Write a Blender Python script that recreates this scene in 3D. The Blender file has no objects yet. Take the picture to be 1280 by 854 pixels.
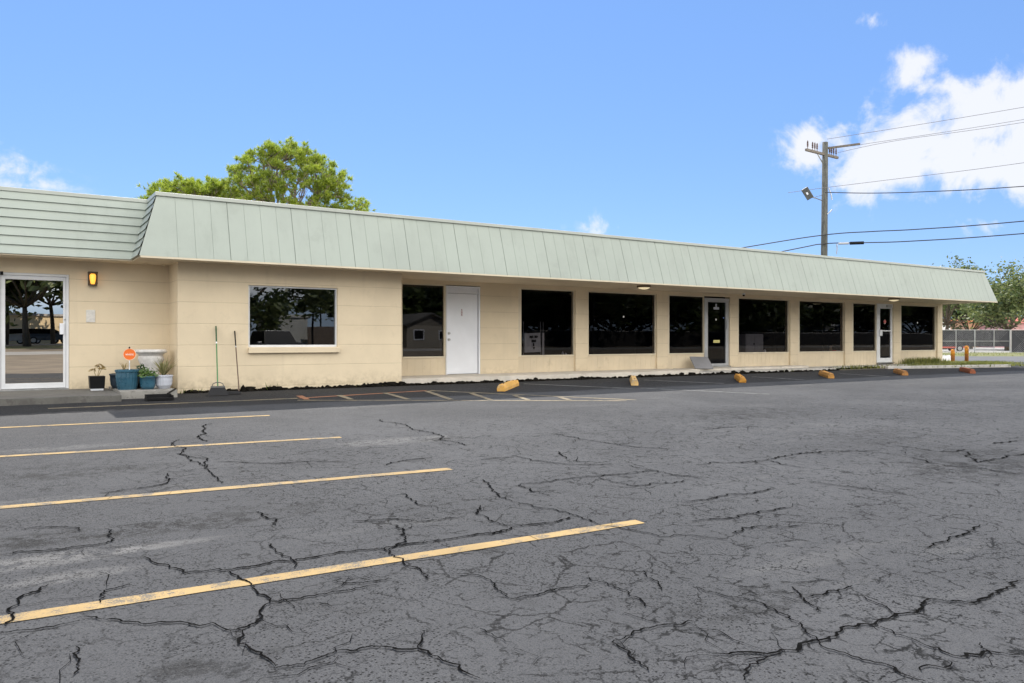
import bpy, math, random
from mathutils import Vector, Matrix, noise as mnoise
R = math.radians
scene = bpy.context.scene
col = scene.collection

# ------------------------------------------------------------------ camera model
F = 975.0; CX = 640.0; CY = 425.0
TH = math.atan(F / 1490.0); CT = math.cos(TH); ST = math.sin(TH)
CAMZ = 1.31
YB = 15.6          # front of the projecting block
YW = 17.0          # recessed shop front
YL = 16.5          # left wing
GND = 0.312
SLAB = 0.45
SOF = CAMZ + 1.477
RTOP = CAMZ + 2.62

def gz(y):
    if y < -45: return 0.9
    if y < 0: return -0.02 * y
    if y < 15.6: return 0.02 * y
    return GND

def on_plane(px, D):
    x = px - CX
    return D * (x * CT + F * ST) / (F * CT - x * ST)
def z_at(px, py, D):
    x = px - CX
    s = (F * CT - x * ST) / D
    return CAMZ + (CY - py) / s
def at_depth(px, py, Z):
    x = (px - CX) / F * Z
    return Vector((x * CT + Z * ST, Z * CT - x * ST, CAMZ + (CY - py) / F * Z))
def on_ground(px, py):
    z = 0.3
    for _ in range(40):
        Z = F * (CAMZ - z) / (py - CY)
        p = at_depth(px, py, Z)
        z = 0.5 * z + 0.5 * gz(p.y)
    return Vector((p.x, p.y, gz(p.y)))

# ------------------------------------------------------------------ materials
def nt(name):
    m = bpy.data.materials.new(name); m.use_nodes = True
    t = m.node_tree; t.nodes.clear()
    return m, t
class G:
    def __init__(s, t): s.t = t
    def n(s, typ, **k):
        x = s.t.nodes.new(typ)
        for a, b in k.items(): setattr(x, a, b)
        return x
    def l(s, a, b): s.t.links.new(a, b)
    def math(s, op, a, b=None, c=None, clamp=False):
        x = s.n('ShaderNodeMath', operation=op); x.use_clamp = clamp
        for i, v in enumerate((a, b, c)):
            if v is None: continue
            if isinstance(v, (int, float)): x.inputs[i].default_value = v
            else: s.l(v, x.inputs[i])
        return x.outputs[0]
    def noise(s, vec, scale, detail=4, rough=.55, dist=0):
        x = s.n('ShaderNodeTexNoise'); x.inputs['Scale'].default_value = scale
        x.inputs['Detail'].default_value = detail; x.inputs['Roughness'].default_value = rough
        x.inputs['Distortion'].default_value = dist
        if vec is not None: s.l(vec, x.inputs['Vector'])
        return x.outputs['Fac']
    def ramp(s, fac, lo, hi, a=0., b=1.):
        x = s.n('ShaderNodeMapRange'); x.interpolation_type = 'SMOOTHSTEP'
        x.inputs['From Min'].default_value = lo; x.inputs['From Max'].default_value = hi
        x.inputs['To Min'].default_value = a; x.inputs['To Max'].default_value = b
        s.l(fac, x.inputs['Value']); return x.outputs[0]
    def mix(s, fac, a, b, mode='MIX'):
        x = s.n('ShaderNodeMix', data_type='RGBA', blend_type=mode)
        for i, v in ((0, fac), (6, a), (7, b)):
            if isinstance(v, (int, float)): x.inputs[i].default_value = v
            elif isinstance(v, tuple): x.inputs[i].default_value = (*v[:3], 1)
            else: s.l(v, x.inputs[i])
        return x.outputs[2]
    def bump(s, h, strength, dist=.02):
        x = s.n('ShaderNodeBump'); x.inputs['Strength'].default_value = strength
        x.inputs['Distance'].default_value = dist; s.l(h, x.inputs['Height']); return x.outputs[0]
    def out(s, sh): s.l(sh, s.n('ShaderNodeOutputMaterial').inputs[0])
    def bsdf(s, c, rough=.7, normal=None, metal=0, spec=.5):
        p = s.n('ShaderNodeBsdfPrincipled')
        if isinstance(c, tuple): p.inputs['Base Color'].default_value = (*c[:3], 1)
        else: s.l(c, p.inputs['Base Color'])
        if isinstance(rough, (int, float)): p.inputs['Roughness'].default_value = rough
        else: s.l(rough, p.inputs['Roughness'])
        p.inputs['Metallic'].default_value = metal
        p.inputs['Specular IOR Level'].default_value = spec
        if normal is not None: s.l(normal, p.inputs['Normal'])
        return p
def sc(c, k): return tuple(min(1, v * k) for v in c)

def pm(name, c, rough=.6, var=.18, scale=3., bump=.15, bscale=40., metal=0, spec=.5, dirt=None, streak=None):
    """painted / plain surface with broad tone variation and fine relief"""
    m, t = nt(name); g = G(t)
    o = g.n('ShaderNodeTexCoord').outputs['Object']
    f1 = g.noise(o, scale, 5, .6)
    colr = g.mix(g.ramp(f1, .3, .7), sc(c, 1 - var), sc(c, 1 + var * .6))
    if dirt:
        f2 = g.ramp(g.noise(o, dirt[0], 6, .7), dirt[1], dirt[1] + .12)
        colr = g.mix(g.math('MULTIPLY', f2, dirt[3]), colr, dirt[2])
    if streak:      # rain runs and sheet-to-sheet tone
        mp = g.n('ShaderNodeMapping'); mp.inputs['Scale'].default_value = (streak[0], streak[0], .12); g.l(o, mp.inputs[0])
        f4 = g.noise(mp.outputs[0], 1.0, 6, .7)
        colr = g.mix(g.math('MULTIPLY', g.ramp(f4, .50, .74), streak[1]), colr, streak[2])
        colr = g.mix(g.math('MULTIPLY', g.ramp(f4, .46, .26), streak[1] * .7), colr, sc(c, 1.12))
    f3 = g.noise(o, bscale, 4, .6)
    nr = g.bump(f3, bump, .01) if bump else None
    rr = g.ramp(f1, .2, .8, max(.02, rough - .08), min(1, rough + .08))
    g.out(g.bsdf(colr, rr, nr, metal, spec).outputs[0])
    return m

def wall_mat():
    m, t = nt('cream_block_paint'); g = G(t)
    o = g.n('ShaderNodeTexCoord').outputs['Object']
    sp = g.n('ShaderNodeSeparateXYZ'); g.l(o, sp.inputs[0]); z = sp.outputs['Z']
    base = (.700, .590, .425)
    c = g.mix(g.ramp(g.noise(o, .9, 5, .6), .3, .7), sc(base, .93), sc(base, 1.05))
    c = g.mix(g.math('MULTIPLY', g.ramp(g.noise(o, 6, 6, .7), .56, .72), .22), c, sc(base, .72))
    # splash-back dirt just above the paving
    low = g.ramp(z, .36, .75, 1, 0)
    c = g.mix(g.math('MULTIPLY', g.math('MULTIPLY', low, g.ramp(g.noise(o, 9, 5, .65), .35, .7)), .42), c, (.30, .24, .15))
    # vertical rain streaks
    mp = g.n('ShaderNodeMapping'); mp.inputs['Scale'].default_value = (5, 5, .25); g.l(o, mp.inputs[0])
    c = g.mix(g.math('MULTIPLY', g.ramp(g.noise(mp.outputs[0], 1.3, 4, .6), .55, .8), .16), c, sc(base, .6))
    # block courses every 0.406 m
    zz = g.math('ADD', z, -(2.433 - 6 * .4064) + .2032)
    zn = g.noise(o, 3.5, 3)
    zz = g.math('ADD', zz, g.math('MULTIPLY', zn, .006))
    fr = g.math('ABSOLUTE', g.math('ADD', g.math('MODULO', zz, .4064), -.2032))
    j = g.ramp(fr, .003, .010, 1, 0)
    jb = g.math('MULTIPLY', j, g.ramp(g.noise(o, 1.6, 4, .6), .25, .6, .35, 1))
    c = g.mix(g.math('MULTIPLY', jb, .30), c, (.27, .215, .13))
    fine = g.noise(o, 160, 3, .7)
    h = g.math('ADD', g.math('MULTIPLY', fine, .35), g.math('MULTIPLY', g.math('SUBTRACT', 1, j), 1.0))
    g.out(g.bsdf(c, .75, g.bump(h, .35, .008), 0, .3).outputs[0])
    return m

def asphalt_mat():
    m, t = nt('asphalt'); g = G(t)
    o = g.n('ShaderNodeTexCoord').outputs['Object']
    sp = g.n('ShaderNodeSeparateXYZ'); g.l(o, sp.inputs[0]); x, y = sp.outputs['X'], sp.outputs['Y']
    c = g.mix(g.ramp(g.noise(o, .35, 6, .6, .6), .3, .7), (.068, .069, .073), (.091, .092, .0965))
    # worn paler bands, streaked along the bays
    mp = g.n('ShaderNodeMapping'); mp.inputs['Scale'].default_value = (.35, 1.2, 1); g.l(o, mp.inputs[0])
    wear = g.ramp(g.noise(mp.outputs[0], 1.0, 7, .68, .3), .56, .70)
    c = g.mix(g.math('MULTIPLY', wear, .35), c, (.16, .158, .155))
    # oil and water stains
    st = g.ramp(g.noise(o, .9, 6, .65, .8), .60, .75)
    c = g.mix(g.math('MULTIPLY', st, .55), c, (.026, .0255, .026))
    c = g.mix(g.math('MULTIPLY', g.ramp(g.math('ADD', x, g.math('MULTIPLY', g.noise(o, .5, 4), 3)), -1, 6, 1, 0), .35), c, (.052, .052, .055))
    wr = g.noise(o, 4.5, 8, .8)
    # darkening painted in beside the walkway, where the building's shadow falls
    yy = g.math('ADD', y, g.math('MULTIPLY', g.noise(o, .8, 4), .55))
    shade_strip = g.math('MULTIPLY', g.ramp(yy, 13.0, 13.25), g.ramp(x, 33, 34, 1, 0))
    c = g.mix(g.math('MULTIPLY', shade_strip, .68), c, (.013, .013, .014))
    # blotches and bare patches that have places of their own
    def blotch(px, py, rx, ry, thr=.5):
        p = on_ground(px, py)
        dx = g.math('MULTIPLY', g.math('ADD', x, -p.x), 1 / rx); dy = g.math('MULTIPLY', g.math('ADD', y, -p.y), 1 / ry)
        d = g.math('ADD', g.math('MULTIPLY', dx, dx), g.math('MULTIPLY', dy, dy))
        return g.math('MULTIPLY', g.ramp(d, .1, 1.1, 1, 0), g.ramp(wr, thr - .05, thr + .07))
    for (px, py, rx, ry, k) in ((70, 672, .9, .22, .8), (230, 657, .7, .2, .6), (85, 592, 1.0, .3, .6), (45, 585, .6, .2, .5),
                                (940, 517, 1.6, .8, .5), (1080, 545, 1.6, .7, .45), (1240, 575, 1.6, .9, .5), (1200, 590, 1.0, .5, .4), (600, 690, .25, .1, .5), (560, 640, .4, .15, .4),
                                (820, 750, .25, .13, .7), (930, 755, .55, .2, .6), (330, 640, .8, .3, .4), (260, 830, .35, .12, .6)):
        c = g.mix(g.math('MULTIPLY', blotch(px, py, rx, ry), k), c, (.016, .0155, .015))
    for (px, py, rx, ry, k) in ((60, 700, .75, .16, .8), (90, 720, .4, .12, .6), (200, 682, .5, .08, .5), (500, 551, 1.1, .28, .6), (80, 560, .9, .2, .45),
                                (450, 508, 1.1, .3, .3), (110, 515, 1.2, .25, .4), (20, 630, .8, .2, .4)):
        c = g.mix(g.math('MULTIPLY', blotch(px, py, rx, ry, .45), k * .75), c, (.20, .195, .19))
    # aggregate
    ag = g.noise(o, 150, 3, .75)
    c = g.mix(g.math('MULTIPLY', g.ramp(ag, .54, .66), .55), c, (.125, .124, .123))
    c = g.mix(g.math('MULTIPLY', g.ramp(ag, .46, .36), .65), c, (.014, .014, .0145))
    ag2 = g.noise(o, 48, 5, .8)
    c = g.mix(g.math('MULTIPLY', g.ramp(ag2, .44, .34), .75), c, (.012, .012, .0125))
    c = g.mix(g.math('MULTIPLY', g.ramp(ag2, .58, .70), .30), c, (.11, .109, .108))
    v0 = g.n('ShaderNodeTexVoronoi', feature='F1'); v0.inputs['Scale'].default_value = 52; g.l(o, v0.inputs['Vector'])
    pock = g.math('MULTIPLY', g.ramp(v0.outputs['Distance'], .18, .34, 1, 0), g.ramp(g.noise(o, 1.3, 5, .7), .36, .56))
    c = g.mix(g.math('MULTIPLY', pock, .9), c, (.010, .010, .010))
    # alligator cracking: angular cells, broken up, in patches
    dn = g.n('ShaderNodeTexNoise'); dn.inputs['Scale'].default_value = 7; dn.inputs['Detail'].default_value = 6; dn.inputs['Roughness'].default_value = .7; g.l(o, dn.inputs['Vector'])
    vm = g.n('ShaderNodeVectorMath', operation='SCALE'); vm.inputs['Scale'].default_value = .13; g.l(dn.outputs['Color'], vm.inputs[0])
    va = g.n('ShaderNodeVectorMath', operation='ADD'); g.l(o, va.inputs[0]); g.l(vm.outputs[0], va.inputs[1])
    for scale, w, thr, k in ((2.1, .018, .36, .9), (4.6, .030, .40, .9), (9.5, .055, .44, .9)):
        v = g.n('ShaderNodeTexVoronoi', feature='DISTANCE_TO_EDGE'); v.inputs['Scale'].default_value = scale; v.inputs['Randomness'].default_value = 1; g.l(va.outputs[0], v.inputs['Vector'])
        e = g.ramp(v.outputs['Distance'], w * .3, w, 1, 0)
        msk = g.ramp(g.noise(o, .7, 4, .65, scale), thr, thr + .12)
        brk = g.ramp(g.noise(o, 1.6 * scale, 4, .6), .44, .56)
        right = g.ramp(x, -1.5, 3.0, .22, 1)
        f = g.math('MULTIPLY', g.math('MULTIPLY', e, msk), g.math('MULTIPLY', brk, right))
        f = g.math('MULTIPLY', f, g.ramp(y, 7, 12, 1, .0))
        c = g.mix(g.math('MULTIPLY', f, k), c, (.007, .007, .007))
    h = g.math('SUBTRACT', g.math('MULTIPLY', ag, .7), g.math('MULTIPLY', pock, .6))
    g.out(g.bsdf(c, .9, g.bump(h, .7, .012), 0, .12).outputs[0])
    return m

def paint_mat(name, c, thr):
    m, t = nt(name); g = G(t)
    o = g.n('ShaderNodeTexCoord').outputs['Object']
    cc = g.mix(g.ramp(g.noise(o, 1.4, 5, .65), .3, .7), sc(c, .8), sc(c, 1.05))
    ag = g.noise(o, 120, 3, .75)
    worn = g.math('ADD', g.math('MULTIPLY', g.noise(o, 5, 6, .75), .6), g.math('MULTIPLY', ag, .4))
    cc = g.mix(g.ramp(worn, thr, thr + .10), cc, (.10, .095, .085))
    g.out(g.bsdf(cc, .8, g.bump(ag, .4, .01), 0, .3).outputs[0])
    return m

def glass_mat(name, tint, boost, ior=1.55, rtint=(1, 1, 1)):
    m, t = nt(name); g = G(t)
    tr = g.n('ShaderNodeBsdfTransparent'); tr.inputs[0].default_value = (*tint, 1)
    gl = g.n('ShaderNodeBsdfGlossy'); gl.inputs['Roughness'].default_value = 0.0; gl.inputs['Color'].default_value = (*rtint, 1)
    o = g.n('ShaderNodeTexCoord').outputs['Object']
    nr = g.bump(g.noise(o, .9, 1, .4), .05, .02); g.l(nr, gl.inputs['Normal'])
    fr = g.n('ShaderNodeFresnel'); fr.inputs['IOR'].default_value = ior
    mx = g.n('ShaderNodeMixShader'); g.l(g.math('MULTIPLY', fr.outputs[0], boost, clamp=True), mx.inputs[0])
    g.l(tr.outputs[0], mx.inputs[1]); g.l(gl.outputs[0], mx.inputs[2]); g.out(mx.outputs[0])
    return m

def leaf_mat(name, a, b, trans=.45):
    m, t = nt(name); g = G(t)
    ge = g.n('ShaderNodeNewGeometry')
    o = g.n('ShaderNodeTexCoord').outputs['Object']
    f = g.math('ADD', g.math('MULTIPLY', ge.outputs['Random Per Island'], .6), g.math('MULTIPLY', g.noise(o, .8, 3), .5))
    c = g.mix(g.ramp(f, .2, .9), a, b)
    d = g.n('ShaderNodeBsdfDiffuse'); g.l(c, d.inputs[0])
    tl = g.n('ShaderNodeBsdfTranslucent'); g.l(c, tl.inputs[0])
    gl = g.n('ShaderNodeBsdfGlossy'); gl.inputs['Roughness'].default_value = .45
    mx = g.n('ShaderNodeMixShader'); mx.inputs[0].default_value = trans; g.l(d.outputs[0], mx.inputs[1]); g.l(tl.outputs[0], mx.inputs[2])
    m2 = g.n('ShaderNodeMixShader'); m2.inputs[0].default_value = .05; g.l(mx.outputs[0], m2.inputs[1]); g.l(gl.outputs[0], m2.inputs[2])
    g.out(m2.outputs[0]); return m

def bark_mat(name, c):
    m, t = nt(name); g = G(t)
    o = g.n('ShaderNodeTexCoord').outputs['Object']
    mp = g.n('ShaderNodeMapping'); mp.inputs['Scale'].default_value = (6, 6, 1); g.l(o, mp.inputs[0])
    f = g.noise(mp.outputs[0], 2, 6, .7)
    g.out(g.bsdf(g.mix(g.ramp(f, .3, .7), sc(c, .6), sc(c, 1.2)), .9, g.bump(f, .6, .05), 0, .2).outputs[0])
    return m

def emit_mat(name, c, strength, base):
    m, t = nt(name); g = G(t)
    p = g.bsdf(base, .3); p.inputs['Emission Color'].default_value = (*c, 1); p.inputs['Emission Strength'].default_value = strength
    g.out(p.outputs[0]); return m

M = {}
M['wall'] = wall_mat()
CREAM = (.70, .59, .425)
M['panel'] = pm('cream_panel_paint', sc(CREAM, .96), .7, .08, 1.5, .12, 60, dirt=(4, .58, (.36, .29, .18), .3))
M['trim'] = pm('cream_trim_paint', (.66, .58, .44), .6, .08, 2, .05)
M['soffit'] = pm('soffit_paint', (.70, .60, .45), .75, .1, 1.2, .08, 50, dirt=(3, .6, (.35, .28, .18), .3))
M['sage'] = pm('sage_roof_paint', (.345, .385, .345), .6, .08, .7, .06, 25, dirt=(1.3, .56, (.28, .31, .275), .4), streak=(2.6, .38, (.25, .28, .245)))
M['sage_dark'] = pm('sage_groove', (.27, .31, .275), .8, .1)
M['cap'] = pm('roof_edge_metal', (.44, .47, .43), .45, .06, 1, .02)
M['roofdeck'] = pm('roof_membrane', (.42, .42, .40), .9, .15)
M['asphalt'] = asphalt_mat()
M['yellow_line'] = paint_mat('faded_yellow_paint', (.36, .245, .10), .49)
M['tan_line'] = paint_mat('faded_tan_paint', (.29, .235, .15), .475)
M['orange_line'] = paint_mat('faded_orange_paint', (.36, .16, .085), .52)
M['white_line'] = paint_mat('worn_white_paint', (.30, .30, .29), .47)
M['crack'] = pm('crack_dirt', (.008, .008, .008), 1.0, .3, 8, 0, spec=0)
M['concrete'] = pm('concrete', (.46, .44, .41), .85, .16, 2.2, .3, 70, dirt=(3.5, .54, (.20, .19, .17), .6))
M['concrete_dark'] = pm('weathered_concrete', (.125, .12, .11), .9, .25, 3, .5, 45, dirt=(6, .5, (.08, .075, .07), .7))
M['concrete_mid'] = pm('stained_concrete', (.27, .26, .24), .9, .25, 3, .4, 55, dirt=(5, .52, (.11, .10, .09), .65))
M['slabface'] = pm('painted_slab_edge', (.60, .55, .48), .8, .14, 2.0, .2, 60, dirt=(3, .55, (.30, .26, .21), .55))
M['dirt'] = pm('black_soil', (.013, .012, .010), .95, .5, 9, .8, 30, spec=0)
M['white'] = pm('white_paint', (.79, .81, .86), .4, .05, 1.5, .04, 50, dirt=(5, .64, (.5, .5, .5), .4))
M['alu'] = pm('white_aluminium', (.70, .71, .73), .35, .06, 3, .02)
M['alu_grey'] = pm('grey_aluminium', (.44, .45, .47), .4, .1, 4, .02, metal=.3)
M['steel'] = pm('steel', (.5, .5, .5), .35, .1, 5, .02, metal=.9)
M['black'] = pm('black_plastic', (.007, .007, .008), .5, .2, 5, .05, spec=.2)
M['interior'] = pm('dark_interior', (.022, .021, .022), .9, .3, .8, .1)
M['tint'] = glass_mat('tinted_glass', (.42, .41, .43), .55)
M['tint_side'] = glass_mat('tinted_side_glass', (.40, .40, .42), 1.3)
M['tint_front'] = glass_mat('tinted_front_glass', (.40, .40, .42), 2.6)
M['mirror'] = glass_mat('reflective_door_glass', (.22, .22, .22), 14, 1.5, (.95, .92, .88))
M['grass'] = leaf_mat('grass_blade', (.10, .135, .03), (.26, .26, .06), .35)
M['turf'] = pm('turf_ground', (.13, .14, .045), .95, .4, 2.5, .8, 30, dirt=(1.5, .5, (.26, .22, .10), .6))
M['soil'] = pm('dry_ground', (.17, .15, .10), .95, .3, 1.2, .5, 20)
M['palepad'] = pm('pale_concrete_pad', (.36, .345, .32), .9, .15, .5, .2, 40)
M['road'] = pm('road_asphalt', (.10, .10, .105), .9, .18, .8, .3, 80)

# ------------------------------------------------------------------ mesh helper
ORIG = {}
class MB:
    def __init__(s): s.v = []; s.f = []
    def add(s, vs, fs):
        n = len(s.v); s.v += [tuple(v) for v in vs]; s.f += [tuple(i + n for i in f) for f in fs]; return s
    def quad(s, a, b, c, d): return s.add((a, b, c, d), ((0, 1, 2, 3),))
    def poly(s, pts): return s.add(pts, (tuple(range(len(pts))),))
    def box(s, x0, x1, y0, y1, z0, z1):
        return s.hexa([(x0, y0, z0), (x1, y0, z0), (x1, y1, z0), (x0, y1, z0), (x0, y0, z1), (x1, y0, z1), (x1, y1, z1), (x0, y1, z1)])
    def hexa(s, v):
        return s.add(v, ((0, 3, 2, 1), (4, 5, 6, 7), (0, 1, 5, 4), (1, 2, 6, 5), (2, 3, 7, 6), (3, 0, 4, 7)))
    def tube(s, a, b, r0, r1=None, n=8, caps=True):
        a = Vector(a); b = Vector(b); r1 = r0 if r1 is None else r1
        d = (b - a)
        if d.length < 1e-6: return s
        d.normalize(); u = d.orthogonal().normalized(); w = d.cross(u)
        vs = []
        for p, r in ((a, r0), (b, r1)):
            for k in range(n):
                q = 2 * math.pi * k / n; vs.append(p + (u * math.cos(q) + w * math.sin(q)) * r)
        fs = [(k, (k + 1) % n, n + (k + 1) % n, n + k) for k in range(n)]
        if caps: fs += [tuple(range(n - 1, -1, -1)), tuple(range(n, 2 * n))]
        return s.add(vs, fs)
    def path(s, pts, r, n=6):
        rs = r if isinstance(r, (list, tuple)) else [r] * len(pts)
        pts = [Vector(p) for p in pts]; vs = []; u = None
        for i, p in enumerate(pts):
            d = (pts[min(i + 1, len(pts) - 1)] - pts[max(i - 1, 0)]).normalized()
            u = d.orthogonal().normalized() if u is None else (u - d * u.dot(d)).normalized()
            w = d.cross(u)
            for k in range(n):
                q = 2 * math.pi * k / n; vs.append(p + (u * math.cos(q) + w * math.sin(q)) * rs[i])
        fs = []
        for i in range(len(pts) - 1):
            for k in range(n):
                fs.append((i * n + k, i * n + (k + 1) % n, (i + 1) * n + (k + 1) % n, (i + 1) * n + k))
        fs += [tuple(range(n - 1, -1, -1)), tuple(range((len(pts) - 1) * n, len(pts) * n))]
        return s.add(vs, fs)
    def lathe(s, c, prof, n=24, flute=0, nf=0):
        vs = []
        for (r, z) in prof:
            for k in range(n):
                q = 2 * math.pi * k / n; rr = r * (1 + flute * (1 if (k % 2) else -1)) if flute else r
                vs.append((c[0] + rr * math.cos(q), c[1] + rr * math.sin(q), c[2] + z))
        fs = []
        for i in range(len(prof) - 1):
            for k in range(n):
                fs.append((i * n + k, i * n + (k + 1) % n, (i + 1) * n + (k + 1) % n, (i + 1) * n + k))
        fs += [tuple(range(n - 1, -1, -1)), tuple(range((len(prof) - 1) * n, len(prof) * n))]
        return s.add(vs, fs)
    def blob(s, c, r, seed=0, n=8, m=5, amp=.35):
        rx, ry, rz = r; vs = []
        for i in range(m + 1):
            ph = math.pi * i / m
            for k in range(n):
                q = 2 * math.pi * k / n
                d = Vector((math.sin(ph) * math.cos(q), math.sin(ph) * math.sin(q), math.cos(ph)))
                f = 1 + amp * mnoise.noise(d * 1.7 + Vector((seed * 7.1, seed * 3.3, 0)))
                vs.append((c[0] + d.x * rx * f, c[1] + d.y * ry * f, c[2] + d.z * rz * f))
        fs = []
        for i in range(m):
            for k in range(n):
                fs.append((i * n + k, (i + 1) * n + k, (i + 1) * n + (k + 1) % n, i * n + (k + 1) % n))
        return s.add(vs, fs)
    def build(s, name, mat, parent=None, smooth=False, bevel=0, kind=None, label=None):
        me = bpy.data.meshes.new(name)
        org = ORIG.get(parent.name if parent else None, Vector((0, 0, 0)))
        me.from_pydata([(v[0] - org.x, v[1] - org.y, v[2] - org.z) for v in s.v], [], s.f)
        me.materials.append(mat)
        if smooth:
            for p in me.polygons: p.use_smooth = True
        me.update()
        o = bpy.data.objects.new(name, me); col.objects.link(o)
        if parent: o.parent = parent; ORIG[o.name] = org.copy()
        else: ORIG[o.name] = Vector((0, 0, 0))
        if bevel:
            b = o.modifiers.new('Bevel', 'BEVEL'); b.width = bevel; b.segments = 2; b.limit_method = 'ANGLE'
        if kind: o['kind'] = kind
        if label: o['label'] = label
        return o

def thing(name, label, cat, loc=(0, 0, 0), group=None, rz=0):
    o = bpy.data.objects.new(name, None); col.objects.link(o); o.location = loc; o.rotation_euler = (0, 0, rz)
    o.empty_display_size = .2
    o['label'] = label; o['category'] = cat
    if group: o['group'] = group
    ORIG[o.name] = Vector(loc)
    return o
def local_thing(*a, **k):
    o = thing(*a, **k); ORIG[o.name] = Vector((0, 0, 0)); return o
def tag(o, label, cat, group=None):
    o['label'] = label; o['category'] = cat
    if group: o['group'] = group
    return o
def solo(mb, name, mat, label, cat, loc, group=None, **k):
    """a thing that is one mesh, its origin at its base"""
    loc = Vector(loc); mb.v = [(v[0] - loc.x, v[1] - loc.y, v[2] - loc.z) for v in mb.v]
    o = mb.build(name, mat, **k); o.location = loc
    return tag(o, label, cat, group)
def dup(root, loc, rz, label=None, group=None):
    r = root.copy(); col.objects.link(r); r.location = loc; r.rotation_euler = (0, 0, rz)
    if label: r['label'] = label
    if group: r['group'] = group
    for ch in list(root.children):
        c = ch.copy(); col.objects.link(c); c.parent = r
        for gch in ch.children:
            d = gch.copy(); col.objects.link(d); d.parent = c
    return r

def text_mb(body, size, xf, extrude=.001):
    cu = bpy.data.curves.new('txt', 'FONT'); cu.body = body; cu.size = size; cu.align_x = 'CENTER'; cu.align_y = 'CENTER'; cu.extrude = extrude
    o = bpy.data.objects.new('txt', cu); col.objects.link(o)
    bpy.context.view_layer.update()
    me = bpy.data.meshes.new_from_object(o.evaluated_get(bpy.context.evaluated_depsgraph_get()))
    mb = MB(); mb.add([xf @ v.co for v in me.vertices], [tuple(p.vertices) for p in me.polygons])
    bpy.data.objects.remove(o); bpy.data.curves.remove(cu); bpy.data.meshes.remove(me)
    return mb
def facing(p):   # text/disc frame: x -> +X, y -> +Z, normal -> -Y
    return Matrix.Translation(p) @ Matrix.Rotation(R(90), 4, 'X')

# ------------------------------------------------------------------ setting: ground, lot, road, walkway
def sheet(name, mat, x0, x1, y0, y1, dz, kind='structure'):
    ys = sorted({y0, y1} | {y for y in (-45, 0, 15.6) if y0 < y < y1})
    m = MB()
    for a, b in zip(ys[:-1], ys[1:]):
        m.quad((x0, a, gz(a) + dz), (x1, a, gz(a) + dz), (x1, b, gz(b) + dz), (x0, b, gz(b) + dz))
    return m.build(name, mat, kind=kind)
def poly_sheet(name, mat, pts, dz, kind='structure'):
    return MB().poly([(p[0], p[1], gz(p[1]) + dz) for p in pts]).build(name, mat, kind=kind)
def cam_xy(X, Z): return (X * CT + Z * ST, Z * CT - X * ST)

sheet('ground', M['soil'], -600, 700, -600, 900, -.012)
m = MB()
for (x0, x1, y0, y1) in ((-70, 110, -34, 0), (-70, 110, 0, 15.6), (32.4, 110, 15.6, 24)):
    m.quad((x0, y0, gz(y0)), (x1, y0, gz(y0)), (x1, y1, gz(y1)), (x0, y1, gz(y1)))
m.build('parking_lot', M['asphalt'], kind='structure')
sheet('driveway', pm('tan_gravelly_paving', (.21, .17, .125), .95, .25, .6, .4, 40), -70, 110, -34, -1.5, .004)
sheet('path', M['palepad'], -70, 110, -27, -21.5, .008)
sheet('verge', M['turf'], -70, 110, -42, -34, .004)
sheet('street', M['road'], -120, 160, -60, -42, .0)
# the side street past the building's right end, parallel to the fence
def strip(name, mat, Z0, Z1, X0, X1, dz):
    return MB().add([(*cam_xy(X, Z), GND + dz) for X, Z in ((X0, Z0), (X1, Z0), (X1, Z1), (X0, Z1))], ((0, 1, 2, 3),)).build(name, mat, kind='structure')
strip('road', M['road'], 35.0, 47.0, 17, 90, .006)
strip('grass_verge', M['turf'], 47.0, 61.6, 12, 90, .004)
strip('yard', M['palepad'], 61.6, 130, 10, 120, .003)
isl = [on_ground(*p) for p in ((1120, 460.5), (1180, 460), (1262, 459.3), (1266, 457), (1250, 454.2), (1180, 454.2))]
poly_sheet('grass_island', M['turf'], isl, .03)
cpad = [on_ground(*p) for p in ((1176, 452.8), (1191, 452.8), (1189, 444), (1172, 444))]
poly_sheet('side_path', M['palepad'], cpad, .010)

# kerb round the grass island
a, b = on_ground(1110, 461.2), on_ground(1264, 459.8)
d = (b - a).normalized(); n_ = Vector((-d.y, d.x, 0))
m = MB(); v = []
for z in (GND - .02, GND + .09):
    for p in (a, b, b + n_ * .14, a + n_ * .14): v.append((p.x, p.y, z))
m.hexa(v); m.build('kerb', M['concrete'], kind='structure', bevel=.015)

# walkway slab in front of the shops, left porch and step
xBr = on_plane(502, YB); xEnd = on_plane(1178, YW)
xS1 = on_plane(875, 15.65); xS2 = on_plane(1045, 15.65)
def rough_slab(name, mat, x0, x1, y0, y1, z0, z1, seed, amp=.035):
    rnd = random.Random(seed); m = MB(); n = max(4, int((x1 - x0) / .16))
    xs = [x0 + (x1 - x0) * i / n for i in range(n + 1)]
    fr = [y0 + rnd.uniform(-amp, amp) * .6 + amp * mnoise.noise(Vector((x * .9, seed, 0))) for x in xs]
    zt = [z1 - .004 - abs(rnd.gauss(0, .008)) for x in xs]
    for i in range(n):
        A = [(xs[i], fr[i], z0), (xs[i + 1], fr[i + 1], z0), (xs[i + 1], fr[i + 1], zt[i + 1]), (xs[i], fr[i], zt[i])]
        m.poly(A)
        m.poly([A[3], A[2], (xs[i + 1], y0 + .07, z1), (xs[i], y0 + .07, z1)])
    m.quad((x0, y0 + .07, z1), (x1, y0 + .07, z1), (x1, y1, z1), (x0, y1, z1))
    m.poly([(x0, fr[0], z0), (x0, fr[0], zt[0]), (x0, y0 + .07, z1), (x0, y1, z1), (x0, y1, z0)])
    m.poly([(x1, fr[-1], z0), (x1, y1, z0), (x1, y1, z1), (x1, y0 + .07, z1), (x1, fr[-1], zt[-1])])
    return m.build(name, mat, kind='structure')
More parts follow.
